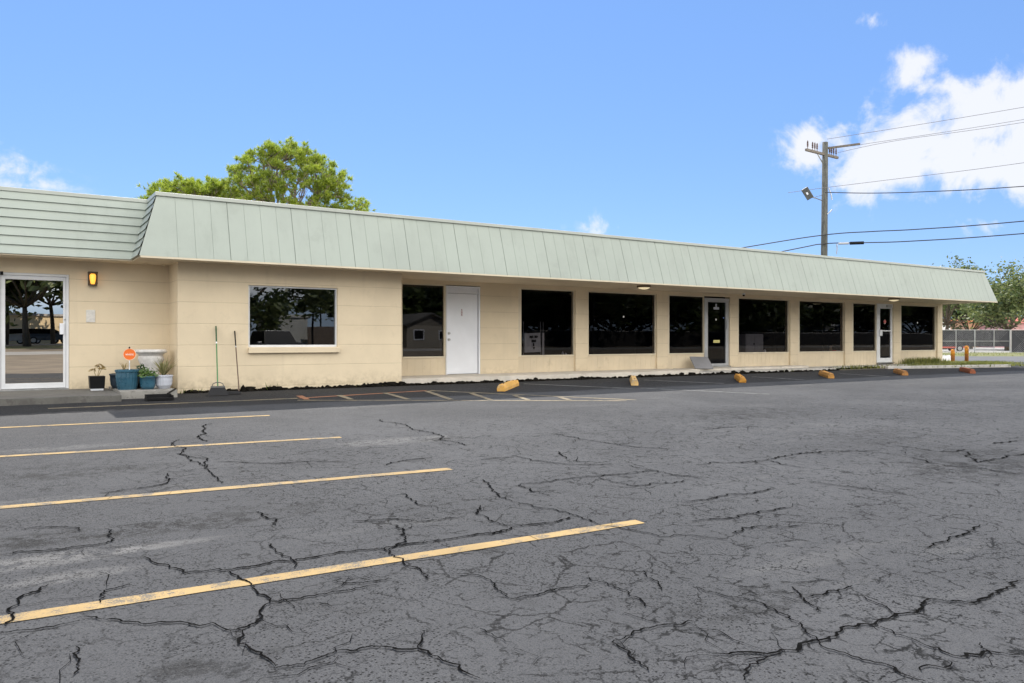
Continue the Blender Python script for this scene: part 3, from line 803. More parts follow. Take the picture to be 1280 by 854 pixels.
MB().lathe((c.x, c.y, c.z - .05), [(.05, 0), (.055, .02), (.045, .05)], 16).build('camera_base', M['white'], t, smooth=True)
MB().lathe((c.x - .03, c.y - .03, c.z - .10), [(.012, 0), (.034, .014), (.04, .035), (.03, .052)], 14).build('lens', M['black'], t, smooth=True)

# ------------------------------------------------------------------ things behind the shop glass
pY = YG + .16
X = lambda p: on_plane(p, pY)
zz = lambda px, py: z_at(px, py, pY)
t = thing('poster_board', 'white board with illegible dark lettering and an arrow standing inside the first shop window', 'sign', (X(667), pY, ZS - .03))
bd = MB().hexa([(X(655.8), pY, zz(656, 440.8)), (X(676.2), pY, zz(676, 440)), (X(676.2), pY + .02, zz(676, 440)), (X(655.8), pY + .02, zz(656, 440.8)),
           (X(656.2), pY + .02, zz(656, 416.8)), (X(676.0), pY + .02, zz(676, 416)), (X(676.0), pY + .04, zz(676, 416)), (X(656.2), pY + .04, zz(656, 416.8))]).build('board', pm('board_white', (.62, .62, .62), .6, .08, 6, 0), t)
m = MB(); rnd = random.Random(2)
def glyphs(x0, x1, y0, y1, n):
    for k in range(n):
        a = x0 + (x1 - x0) * k / n; b = x0 + (x1 - x0) * (k + .78) / n
        m.box(X(a), X(b), pY - .004, pY - .001, zz(667, y1 - rnd.uniform(0, .6)), zz(667, y0 + rnd.uniform(0, .5)))
        if rnd.random() < .6: m.box(X(b) - .006, X(b) + .02, pY - .004, pY - .0012, zz(667, (y0 + y1) / 2 + .4), zz(667, (y0 + y1) / 2 - .4))
glyphs(662, 667, 419.4, 423.2, 3); glyphs(668, 672, 419.2, 423, 3); glyphs(664.4, 670, 424.4, 428.2, 4)
m.box(X(666.2), X(667.8), pY - .004, pY - .001, zz(667, 433), zz(667, 429)); m.poly([(X(665.8), pY - .002, zz(667, 434)), (X(669.0), pY - .002, zz(667, 434)), (X(667.4), pY - .002, zz(667, 437.4))])
m.build('lettering', M['black'], bd)
for px in (655.6, 676.9, 680.2): MB().tube((X(px), pY + .05, ZS - .03), (X(px), pY + .05, zz(667, 402)), .006, n=6).build('stand_rod', M['alu_grey'], t)
solo(MB().box(X(678), X(680.3), pY + .0, pY + .03, ZS - .03, zz(679, 416)), 'narrow_panel', pm('panel_white', (.62, .61, .60), .6, .1, 5, 0), 'narrow white panel standing right beside the white lettered board', 'panel', (X(679), pY, ZS - .03))
for px, h, mt in ((703.4, .12, (.62, .62, .66)), (707.2, .085, (.7, .7, .72))):
    solo(MB().lathe((X(px), pY, ZS - .034), [(.03, 0), (.033, .01), (.033, h * .7), (.014, h * .85), (.014, h)], 14), 'bottle', pm('bottle_plastic', mt, .4, .05), 'taller pale bottle on the ledge, lower right corner of the first shop window' if h > .1 else 'shorter white bottle beside the taller one inside the first shop window', 'bottle', (X(px), pY, ZS - .034), group='bottles inside the window')
cY = YG + .75; X = lambda p: on_plane(p, cY)
cz1 = z_at(943, 417.5, cY)
t = thing('cabinet', 'grey two door cabinet standing inside the shop window right of the grey framed door', 'cabinet', (X(943), cY, SLAB - .01))
gm = pm('cabinet_grey', (.46, .46, .47), .6, .1)
MB().box(X(931.8), X(954), cY, cY + .45, SLAB - .009, cz1).build('carcass', gm, t, bevel=.01)
for a, b in ((932.2, 942.7), (943.1, 953.6)): MB().box(X(a), X(b), cY - .02, cY - .001, SLAB + .06, cz1 - .03).build('door', gm, t, bevel=.005)
m = MB(); m.tube((X(941.6), cY - .045, z_at(942, 430, cY)), (X(941.6), cY - .021, z_at(942, 430, cY)), .025, n=10); m.build('handle', M['black'], t)
X = lambda p: on_plane(p, pY)
solo(MB().lathe((X(955.8), pY, ZS - .034), [(.04, 0), (.05, .05), (.04, .1), (.02, .12)], 14), 'jar', pm('jar_white', (.75, .75, .74), .4, .03), 'small white jar on the ledge in front of the grey cabinet', 'jar', (X(955.8), pY, ZS - .034), smooth=True)
t = thing('figurine', 'small beige figurine standing behind the red boxes in the shop window', 'figurine', (X(1040), pY + .05, ZS - .034))
MB().lathe((X(1040), pY + .05, ZS - .034), [(.05, 0), (.06, .05), (.04, .13), (.03, .16)], 12).build('body', pm('beige_cloth', (.45, .33, .2), .8, .2), t, smooth=True)
MB().lathe((X(1040), pY + .05, ZS + .12), [(.02, 0), (.042, .03), (.04, .06), (.015, .08)], 12).build('head', pm('pale_head', (.62, .5, .38), .7, .05), t, smooth=True)
for k, (a, b, c) in enumerate(((1040.2, 1045, (.65, .06, .05)), (1045.6, 1049.4, (.72, .55, .6)), (1049.8, 1052.6, (.6, .07, .06)))):
    solo(MB().box(X(a), X(b), pY - .02, pY + .1, ZS - .034, ZS + .02 + .012 * (k == 0)), 'gift_box', pm('box_card', c, .6, .05), ('red box on the window ledge, leftmost of the row by the figurine', 'pale pink box on the window ledge between two red boxes', 'small red box at the right end of the row on the ledge')[k], 'box', (X((a + b) / 2), pY, ZS - .034), 'boxes in the shop window', bevel=.004)

# ------------------------------------------------------------------ pots and clutter on the porch
def tuft(m, c, n, L, w, spread, seed, bend=.3):
    r = random.Random(seed)
    for _ in range(n):
        a = r.uniform(0, 6.283); e = r.uniform(.15, 1) * spread; l = L * r.uniform(.6, 1.1)
        d = Vector((math.cos(a) * math.sin(e), math.sin(a) * math.sin(e), math.cos(e))); s = Vector((-math.sin(a), math.cos(a), 0)) * w / 2
        p0 = Vector(c); p1 = p0 + d * l * .55; p2 = p1 + (d + Vector((d.x, d.y, -bend)) * .6).normalized() * l * .45
        m.add([p0 - s * .7, p0 + s * .7, p1 + s, p1 - s, p2], ((0, 1, 2, 3), (3, 2, 4)))
def leafy(m, c, rad, n, sz, seed):
    r = random.Random(seed)
    for _ in range(n):
        d = Vector((r.gauss(0, 1), r.gauss(0, 1), abs(r.gauss(0, .9)))).normalized(); p = Vector(c) + Vector((d.x * rad[0], d.y * rad[0], d.z * rad[1])) * r.uniform(.3, 1)
        u = Vector((r.gauss(0, 1), r.gauss(0, 1), r.gauss(0, .5))).normalized(); v = u.orthogonal().normalized(); s = sz * r.uniform(.6, 1.2)
        m.add([p - u * s, p - v * s * .4, p + u * s, p + v * s * .4], ((0, 1, 2, 3),))
green = leaf_mat('pot_leaf', (.05, .12, .02), (.14, .24, .05)); yell = leaf_mat('yellowing_leaf', (.22, .15, .05), (.40, .30, .12)); agave = leaf_mat('pale_spiky_leaf', (.20, .20, .08), (.36, .33, .16))
soil = M['dirt']
PZ = pz + .03
# black square pot
c = Vector((on_plane(121, 15.9), 15.9, pz)); 
t = thing('potted_plant', 'black square pot on a white saucer block with a sparse yellowing plant', 'plant', c, 'potted plants on the porch')
MB().box(c.x - .10, c.x + .10, c.y - .10, c.y + .10, pz, pz + .035).build('saucer', M['white'], t, bevel=.004)
m = MB(); a, b = .115, .128
m.hexa([(c.x - a, c.y - a, pz + .036), (c.x + a, c.y - a, pz + .036), (c.x + a, c.y + a, pz + .036), (c.x - a, c.y + a, pz + .036), (c.x - b, c.y - b, pz + .26), (c.x + b, c.y - b, pz + .26), (c.x + b, c.y + b, pz + .26), (c.x - b, c.y + b, pz + .26)])
m.build('pot', M['black'], t, bevel=.008)
m = MB()
for dx, dy, h in ((-.05, 0, .10), (.05, .02, .17), (.08, -.02, .13)):
    m.tube((c.x + dx * .3, c.y + dy, pz + .26), (c.x + dx, c.y + dy, pz + .26 + h), .006, .004, 5); leafy(m, (c.x + dx, c.y + dy, pz + .25 + h), (.07, .06), 14, .04, int(h * 100))
m.build('foliage', yell, t)
blue = pm('blue_glaze', (.028, .095, .145), .3, .2, 5, .03, 30, dirt=(5, .58, (.06, .15, .20), .4)); navy = pm('dark_glaze', (.018, .03, .045), .35, .2, 5, .03)
def pot(px, Y, r, h, mat, label, taper=.72, n=36, flute=.0, leaf=None):
    c = Vector((on_plane(px, Y), Y, PZ)); t = thing('potted_plant', label, 'plant', c, 'potted plants on the porch')
    MB().lathe((c.x, c.y, PZ), [(r * taper, 0), (r * .92, h * .25), (r * .99, h * .6), (r * .98, h * .86), (r * 1.05, h * .88), (r * 1.06, h * .97), (r * 1.0, h), (r * .9, h), (r * .88, h * .9)], n, flute).build('pot', mat, t, smooth=not flute)
    return t, c
t, c = pot(159, 15.35, .185, .355, blue, 'largest pot, blue glazed with fluted sides, holding the orange sign', .8, 44, .018)
m = MB(); tuft(m, (c.x - .05, c.y, PZ + .33), 16, .22, .012, .7, 5); m.build('foliage', yell, t)
big = c
t, c = pot(150.2, 15.8, .17, .27, navy, 'dark navy pot half hidden behind the largest blue pot', .75); m = MB(); leafy(m, (c.x, c.y, PZ + .27), (.08, .03), 10, .03, 3); m.build('foliage', yell, t)
t, c = pot(184.5, 15.25, .132, .235, blue, 'smaller blue glazed pot with a bushy green plant', .78)
m = MB(); leafy(m, (c.x, c.y, PZ + .22), (.19, .18), 190, .04, 8); m.build('foliage', green, t)
whitepot = pm('white_pot_glaze', (.46, .48, .54), .5, .08, 8, .15, 60)
t, c = pot(204.6, 15.3, .148, .245, whitepot, 'white tapered pot with a pale spiky plant', .62, 40, .01)
m = MB(); tuft(m, (c.x, c.y, PZ + .22), 40, .42, .026, .85, 12, .15); m.build('foliage', agave, t)
# dark leafy pot tucked behind, and white pedestal urn
c = Vector((on_plane(188.5, 16.0), 16.0, PZ))
t = thing('pedestal_planter', 'tall white plaster pedestal planter with flared rim and swirled stem behind the pots', 'planter', c)
hgt = z_at(188, 437, 16.0) - PZ
plaster = pm('white_plaster', (.62, .60, .58), .75, .15, 9, .8, 18, dirt=(7, .55, (.36, .34, .31), .5))
m = MB(); n = 40; prof = [(.21, 0), (.22, .05), (.17, .09), (.145, .16), (.15, .28), (.185, .42), (.225, .52), (.215, .56), (.205, .585)]
k = hgt * .84 / .585
vs = []
for i, (r, zc) in enumerate(prof):
    for q in range(n):
        an = 2 * math.pi * q / n + zc * 2.0; rr = r * (1 + .035 * math.sin(an * 9)) if 1 < i < 7 else r
        vs.append((c.x + rr * math.cos(2 * math.pi * q / n), c.y + rr * math.sin(2 * math.pi * q / n), PZ + zc * k))
fs = [(i * n + q, i * n + (q + 1) % n, (i + 1) * n + (q + 1) % n, (i + 1) * n + q) for i in range(len(prof) - 1) for q in range(n)]
m.add(vs, fs); m.build('stem', plaster, t, smooth=True)
MB().lathe((c.x, c.y, PZ + hgt * .84), [(.20, -.003), (.225, .02), (.235, .04), (.275, .055), (.285, .075), (.27, hgt * .16), (.24, hgt * .16), (.22, .08)], 40).build('rim', plaster, t, smooth=False)
m = MB(); leafy(m, (on_plane(176, 15.6), 15.6, PZ + .26), (.10, .2), 60, .045, 21)
for px_ in (174, 177): m.tube((on_plane(px_, 15.6), 15.6, PZ + .0), (on_plane(px_, 15.6), 15.6, PZ + .35), .006, n=5)
MBp = MB().lathe((on_plane(175.5, 15.6), 15.6, PZ), [(.09, 0), (.11, .12), (.12, .2), (.11, .2)], 20)
t = thing('potted_plant', 'dark green leafy plant in a dark pot squeezed between the two blue pots', 'plant', (on_plane(175.5, 15.6), 15.6, PZ), 'potted plants on the porch')
m.build('foliage', leaf_mat('dark_leaf', (.02, .05, .012), (.05, .10, .025)), t); MBp.build('pot', navy, t, smooth=True)
# orange sign on a stake in the big pot
sx, sy = big.x + .035, big.y - .02; sz = z_at(164.2, 443, sy); 
t = thing('yard_sign', 'round orange sign with white lettering on a thin white stake in the blue pot', 'sign', (sx, sy, PZ + .33))
o = MB().tube((sx, sy, sz), (sx, sy + .006, sz), .105, n=36).build('disc', pm('sign_orange', (.80, .16, .02), .45, .05, 4, 0), t)
m = MB(); nn = 36
for k in range(nn):
    a, b = 2 * math.pi * k / nn, 2 * math.pi * (k + 1) / nn
    m.quad(*[(sx + r * math.cos(q), sy - .002, sz + r * math.sin(q)) for r, q in ((.097, a), (.097, b), (.105, b), (.105, a))])
m.build('border', pm('sign_pale_rim', (.85, .55, .38), .5, .03), o)
text_mb('vivint', .062, facing(Vector((sx, sy - .003, sz)))).build('lettering', pm('sign_white', (.9, .88, .82), .5, .02), o)
MB().tube((sx, sy + .012, PZ + .30), (sx, sy + .012, sz - .05), .008, n=8).build('stake', M['white'], t)
MB().lathe((sx, sy + .004, sz + .104), [(.012, 0), (.016, .012), (.008, .03)], 8).build('finial', M['black'], t)
# black dustpan on the step edge
c = on_ground(200, 500.5)
t = thing('dustpan', 'black long-handled dustpan lying against the concrete step', 'dustpan', c)
xa, xb = c.x - .22, c.x + .20
m = MB(); m.box(xa, xb, c.y - .14, c.y + .14, c.z + .008, c.z + .02); m.box(xa, xb, c.y + .12, c.y + .14, c.z + .02, c.z + .10); m.box(xa, xa + .015, c.y - .10, c.y + .12, c.z + .02, c.z + .085); m.box(xb - .015, xb, c.y - .10, c.y + .12, c.z + .02, c.z + .085); m.box(xa, xb, c.y - .14, c.y - .125, c.z + .02, c.z + .055)
m.build('pan', M['black'], t, bevel=.005)
h0 = Vector((xb - .06, c.y + .125, c.z + .10)); h1 = at_depth(219, 485, (h0.y + .25) / .9); h1 = Vector((on_plane(219.5, c.y + .42), c.y + .42, z_at(219.5, 486, c.y + .42)))
MB().path([h0, h0.lerp(h1, .4), h1], .016, 8).build('handle', M['black'], t)

# brooms leaning on the block
gy = YB - .02
b0 = on_ground(272.5, 495); top = Vector((on_plane(270, YB - .03), YB - .03, z_at(270, 408, YB - .03)))
t = thing('broom', 'green-handled broom with a wide dark fan head leaning on the cream wall', 'broom', b0)
fanm = pm('dark_bristle', (.02, .02, .023), .8, .3, 20, .5, 60)
hb = Vector((b0.x, b0.y + .02, b0.z + .17))
m = MB(); n = 11
for k in range(n):
    u = (k / (n - 1) - .5); m.hexa([(hb.x + u * .34 - .017, b0.y - .03, b0.z + .012), (hb.x + u * .34 + .017, b0.y - .03, b0.z + .012), (hb.x + u * .34 + .017, b0.y + .03, b0.z + .012), (hb.x + u * .34 - .017, b0.y + .03, b0.z + .012),
                                    (hb.x + u * .22 - .0105, b0.y - .012, hb.z - .02), (hb.x + u * .22 + .0105, b0.y - .012, hb.z - .02), (hb.x + u * .22 + .0105, b0.y + .03, hb.z - .02), (hb.x + u * .22 - .0105, b0.y + .03, hb.z - .02)])
m.build('fan_head', fanm, t)
m = MB(); m.box(hb.x - .12, hb.x + .12, b0.y - .016, b0.y + .034, hb.z - .022, hb.z + .008); m.path([(hb.x - .10, hb.y - .01, hb.z + .005), (hb.x - .085, hb.y - .01, hb.z + .05), (hb.x - .03, hb.y - .01, hb.z + .075), (hb.x + .03, hb.y - .01, hb.z + .075), (hb.x + .085, hb.y - .01, hb.z + .05), (hb.x + .10, hb.y - .01, hb.z + .005)], .008, 6)
m.build('head_clamp', pm('grey_clamp', (.12, .12, .12), .6, .2), t)
g1 = hb.lerp(top, .70)
MB().tube(hb, g1, .0125, n=8).build('handle', pm('green_pole', (.07, .20, .075), .45, .1), t)
MB().tube(g1, hb.lerp(top, .73), .0128, n=8).build('collar', M['white'], t)
MB().tube(hb.lerp(top, .73), top, .0145, n=8).build('grip', pm('dark_green_grip', (.03, .09, .04), .6, .2), t)
b0 = on_ground(299, 493.2); top = Vector((on_plane(293.4, YB - .03), YB - .03, z_at(293.4, 414, YB - .03)))
t = thing('broom', 'thin brown-handled broom with a flat black head leaning on the cream wall', 'broom', b0)
m = MB(); m.box(b0.x - .26, b0.x + .03, b0.y - .03, b0.y + .04, b0.z + .008, b0.z + .045); m.box(b0.x - .22, b0.x + .0, b0.y - .015, b0.y + .03, b0.z + .0455, b0.z + .065); m.build('broom_head', fanm, t, bevel=.006)
hb = Vector((b0.x - .0, b0.y + .01, b0.z + .06)); g1 = hb.lerp(top, .72)
MB().tube(hb, g1, .011, n=8).build('handle', pm('brown_pole', (.10, .055, .035), .5, .2), t)
MB().tube(g1, hb.lerp(top, .745), .0113, n=8).build('collar', M['alu_grey'], t)
MB().tube(hb.lerp(top, .745), top, .013, n=8).build('grip', M['black'], t)

# grey board leaning on the wall
TL = Vector((on_plane(861.8, 16.92), 16.92, z_at(861.8, 446.6, 16.92))); BL = Vector((on_plane(868.6, 16.42), 16.42, SLAB + .004))
wv = Vector((.57, -.20, -.02)); nv = (TL - BL).cross(wv).normalized(); nv = -nv if nv.y > 0 else nv
m = MB(); v = [BL, BL + wv, TL + wv, TL]; v2 = [p + nv * .03 for p in v]
m.hexa([v2[0], v2[1], v[1], v[0], v2[3], v2[2], v[2], v[3]])
solo(m, 'board', pm('grey_board', (.24, .24, .255), .8, .08, 3, .1), 'flat grey board leaning on the wall beside the grey framed glass door', 'board', BL, bevel=.004)

# ------------------------------------------------------------------ wheel stops and bollards
def stop_mesh(name_mat, seed, chip):
    L, w, h = 1.66, .085, .135; m = MB(); r = random.Random(seed); n = 12
    pr = [(-w, 0), (-w, h * .45), (-w * .62, h), (w * .62, h), (w, h * .45), (w, 0)]
    vs = []
    for i in range(n + 1):
        xx = -L / 2 + L * i / n; e = .93 if i in (0, n) else 1
        for (a, b) in pr: vs.append((xx + (r.uniform(-.01, .01) if i in (0, n) else 0), a * e + r.uniform(-.002, .002), b * e + (r.uniform(-chip, chip * .2) if b > 0 else 0)))
    k = len(pr); fs = [(i * k + j, i * k + j + 1, (i + 1) * k + j + 1, (i + 1) * k + j) for i in range(n) for j in range(k - 1)]
    fs += [tuple(range(k)), tuple(range(n * k + k - 1, n * k - 1, -1))]
    m.add(vs, fs); return m
def stop_mat(name, c, chipc, thr):
    return pm(name, c, .75, .15, 4, .35, 60, dirt=(9, thr, chipc, .85))
PIN = pm('rusty_pin', (.12, .06, .03), .8, .3)
sm = [stop_mat('stop_yellow', (.66, .36, .08), (.50, .40, .28), .55), stop_mat('stop_faded', (.62, .40, .15), (.40, .33, .24), .52), stop_mat('stop_ochre', (.52, .24, .03), (.22, .14, .07), .56),
      stop_mat('stop_amber', (.50, .24, .05), (.24, .15, .08), .54), stop_mat('stop_rust', (.40, .18, .045), (.15, .08, .04), .54), stop_mat('stop_dark_rust', (.30, .085, .03), (.12, .06, .04), .54)]
SL = ['bright yellow wheel stop below the white door, nearest of the row', 'faded pale yellow wheel stop seen end-on before the wide shop window', 'ochre wheel stop before the grey framed glass door', 'amber wheel stop before the shop window with the red boxes',
      'rusty orange wheel stop before the far white framed door', 'dark rust red wheel stop at the far end beside the grass']
for i, (n0, f0) in enumerate((((626, 489.6), (651, 479.5)), ((793.5, 482.2), (791.5, 476.8)), ((928.5, 478.6), (920, 472)), ((1039, 473.2), (1023, 467.4)), ((1131.5, 469.6), (1113, 463.6)), ((1216, 467.2), (1190, 461)))):
    a, b = on_ground(*n0), on_ground(*f0); d = (b - a); an = math.atan2(d.y, d.x); c = a + d.normalized() * .83
    t = local_thing('wheel_stop', SL[i], 'wheel stop', (c.x, c.y, gz(c.y) + .003), 'concrete wheel stops along the walkway', rz=an)
    t.rotation_euler = (0, -math.atan(.02 * math.sin(an)) if c.y < 15.6 else 0, an)
    body = stop_mesh(None, i, .006).build('block', sm[i], t, bevel=.003)
    for s in (-.55, .55): MB().tube((s, 0, .13), (s, 0, .142), .016, n=8).build('anchor_pin', PIN, t)
og = stop_mat('bollard_orange', (.75, .30, .03), (.30, .11, .03), .50)
for px, pb, pt, lb in ((1191, 454.6, 436.8, 'shorter orange and brown bollard on the grass, nearer the building'), (1208.3, 454.4, 432.2, 'taller orange and brown bollard on the grass, farther from the building')):
    b = on_ground(px, pb); h = z_at(px, pt, b.y) - b.z
    t = thing('bollard', lb, 'bollard', b, 'orange bollards')
    MB().lathe((b.x, b.y, b.z), [(.075, 0), (.075, h * .62), (.075, h * .64), (.075, h - .03)], 18).build('post', stop_mat('bollard_brown', (.42, .15, .03), (.20, .07, .03), .48), t, smooth=True)  # darker brown below, brighter orange on the upper part
    MB().lathe((b.x, b.y, b.z), [(.0775, h * .55), (.0775, h - .04), (.06, h - .01), (.02, h)], 18).build('upper_post', og, t, smooth=True)

# ------------------------------------------------------------------ weeds and grass
def grass(name, spots, seed, mat):
    r = random.Random(seed); m = MB()
    for (p, rx, ry, n, L) in spots:
        for _ in range(n):
            x = p.x + r.gauss(0, rx); y = p.y + r.gauss(0, ry); a = r.uniform(0, 6.283); l = L * r.uniform(.4, 1.2); w = .007 + .012 * r.random(); e = r.uniform(0, .6)
            z0 = p.z; d = Vector((math.cos(a) * math.sin(e), math.sin(a) * math.sin(e), math.cos(e))) * l; s = Vector((-math.sin(a), math.cos(a), 0)) * w
            q = Vector((x, y, z0)); m.add([q - s, q + s, q + d * .6 + s * .7, q + d], ((0, 1, 2, 3),))
    return m.build(name, mat, kind='stuff')
sp = []
for px in range(1136, 1172, 3): sp.append((Vector((on_plane(px, 16.75), 16.75, SLAB - .075)), .25, .12, 90, .26))
for px in (1172, 1176, 1180): sp.append((on_ground(px, 455.5), .3, .2, 90, .25))
for px in range(1055, 1102, 5): sp.append((Vector((on_plane(px, 16.2), 16.2, GND)), .4, .12, 30, .13))
for px in range(940, 990, 12): sp.append((Vector((on_plane(px, 15.62), 15.62, GND)), .1, .05, 5, .10))
sp.append((Vector((on_plane(228, YB) + .15, YB - .04, GND)), .14, .03, 16, .09)); sp.append((Vector((on_plane(341, YB), YB - .06, GND)), .1, .03, 14, .16))
for px in (440, 462, 480, 490): sp.append((Vector((on_plane(px, YB), YB - .05, GND)), .1, .03, 5, .07))
grass('weeds', sp, 5, M['grass'])
sp = []; r = random.Random(8)
for _ in range(260):
    a = r.random(); p = isl[0].lerp(isl[2], a).lerp(isl[5].lerp(isl[4], a), r.random()); sp.append((Vector((p.x, p.y, GND + .03)), .35, .35, 26, .10))
for _ in range(200):
    q = cam_xy(r.uniform(24, 60), r.uniform(47.5, 61)); sp.append((Vector((q[0], q[1], GND)), .7, .7, 18, .12))
grass('grass', sp, 6, M['grass'])

# ------------------------------------------------------------------ fence at the right
ZF = 61.0; FT = CAMZ + (CY - 412.6) / F * ZF
def fp(px, z): 
    q = at_depth(px, CY, ZF); return Vector((q.x, q.y, z))
galv = pm('galvanised', (.50, .50, .50), .5, .15, 3, .05, metal=.4)
screen = pm('dark_windscreen_fabric', (.055, .055, .065), .9, .2, 1.5, .3, 90)
back = Vector((-ST, -CT, 0)) * -1
def fence(name, label, pxs, mid, sz0, cat):
    t = thing(name, label, cat, fp(pxs[0], GND))
    for px in pxs:
        m = MB(); m.tube(fp(px, GND), fp(px, FT + .03), .045 if px in (1218.5, 1262.5) else .03, n=8); m.build('post', galv, t)
    m = MB(); m.tube(fp(pxs[0], FT), fp(pxs[-1], FT), .025, n=6)
    if mid: m.tube(fp(pxs[0], mid), fp(pxs[-1], mid), .02, n=6); m.tube(fp(pxs[0], GND + .12), fp(pxs[-1], GND + .12), .02, n=6)
    m.build('rail', galv, t)
    m = MB(); n = 30; v = []
    o = back * .05
    for i in range(n):
        a, b = pxs[0] + (pxs[-1] - pxs[0]) * i / n, pxs[0] + (pxs[-1] - pxs[0]) * (i + 1) / n
        wob = lambda p, s: o + back * (.03 * math.sin(p * .7 + s))
        m.quad(fp(a, sz0) + wob(a, 0), fp(b, sz0) + wob(b, 0), fp(b, FT - .03) + wob(b, 1), fp(a, FT - .03) + wob(a, 1))
    m.build('windscreen', screen, t)
    m = MB(); L = (fp(pxs[-1], 0) - fp(pxs[0], 0)); n = int(L.length / .16); H = FT - GND; u = L.normalized()
    for i in range(-int(H / .16), n):
        for sgn in (1, -1):
            s0 = i * .16; p0 = fp(pxs[0], GND) + u * s0; p1 = p0 + u * H
            if s0 < 0 or s0 + H > L.length: continue
            za, zb = (GND, FT) if sgn > 0 else (FT, GND)
            A = Vector((p0.x, p0.y, za)); B = Vector((p1.x, p1.y, zb)); m.tube(A - back * .02, B - back * .02, .003, n=3, caps=False)
    m.build('chain_link', galv, t)
fence('chain_link_gate', 'chain link gate with a dark screen on its upper part and an open lower edge', [1166, 1195, 1218.5, 1242.5, 1262.5], CAMZ + (CY - 426.5) / F * ZF, CAMZ - 8.4 / F * ZF, 'gate')
fence('chain_link_fence', 'chain link fence panel fully covered by dark screen at the right edge', [1264, 1290, 1316, 1345], None, GND + .03, 'fence')

# ------------------------------------------------------------------ trees
def tree(name, label, base, H, cb, spread, seed, nlimb, leafmat, barkmat, r0, leaf=(.16, 26), depth=3, group=None, flat=.8, nsub=4, cat='tree'):
    rnd = random.Random(seed); t = thing(name, label, cat, base, group)
    br = MB(); lf = MB(); base = Vector(base)
    top = base + Vector((rnd.uniform(-.3, .3), rnd.uniform(-.3, .3), cb))
    br.path([base, base.lerp(top, .5) + Vector((rnd.uniform(-.12, .12), rnd.uniform(-.12, .12), 0)), top], [r0, r0 * .8, r0 * .62], 9)
    tips = []
    def grow(p, d, L, r, lev):
        pts = [p]; q = p; dd = d.copy(); k = 4
        for i in range(k):
            dd = (dd + Vector((rnd.gauss(0, .18), rnd.gauss(0, .18), rnd.gauss(.05, .14)))).normalized(); q = q + dd * L / k; pts.append(q)
        br.path(pts, [r * (1 - .5 * i / k) for i in range(k + 1)], 5 if lev else 7)
        if lev >= depth - 1:
            tips.append((q, dd)); tips.append((pts[-2], dd))
            if lev >= depth: return
        if lev < depth:
            for i in range(nsub):
                s = pts[rnd.randint(2, k)]; a = rnd.uniform(0, 6.283); e = rnd.uniform(.4, 1.0); o = dd.orthogonal().normalized(); o = Matrix.Rotation(a, 3, dd) @ o
                nd = (dd * math.cos(e) + o * math.sin(e)); nd.z = nd.z * .8 + .12; grow(s, nd.normalized(), L * rnd.uniform(.5, .7), r * .5, lev + 1)
    for i in range(nlimb):
        a = 2 * math.pi * (i + rnd.uniform(-.3, .3)) / nlimb; e = rnd.uniform(.25, 1.1)
        d = Vector((math.cos(a) * math.sin(e), math.sin(a) * math.sin(e), math.cos(e) * flat)).normalized()
        L = (spread * math.sin(e) + (H - cb) * math.cos(e)) * .56 * rnd.uniform(.85, 1.1)
        grow(top, d, L, r0 * .42, 1)
    sz, n = leaf
    for (p, d) in tips:
        rr = rnd.uniform(.3, .75) * spread / 4.2
        for _ in range(int(n * rnd.uniform(.5, 1.3))):
            q = p + Vector((rnd.gauss(0, rr), rnd.gauss(0, rr), rnd.gauss(0, rr * .7)))
            u = Vector((rnd.gauss(0, 1), rnd.gauss(0, 1), rnd.gauss(0, .6))).normalized(); v = u.cross(Vector((rnd.gauss(0, 1), rnd.gauss(0, 1), rnd.gauss(0, 1)))).normalized(); s = sz * rnd.uniform(.6, 1.3)
            lf.add([q - u * s, q - v * s * .45, q + u * s, q + v * s * .45], ((0, 1, 2, 3),))
    br.build('trunk', barkmat, t, smooth=True); lf.build('crown', leafmat, t)
    return t

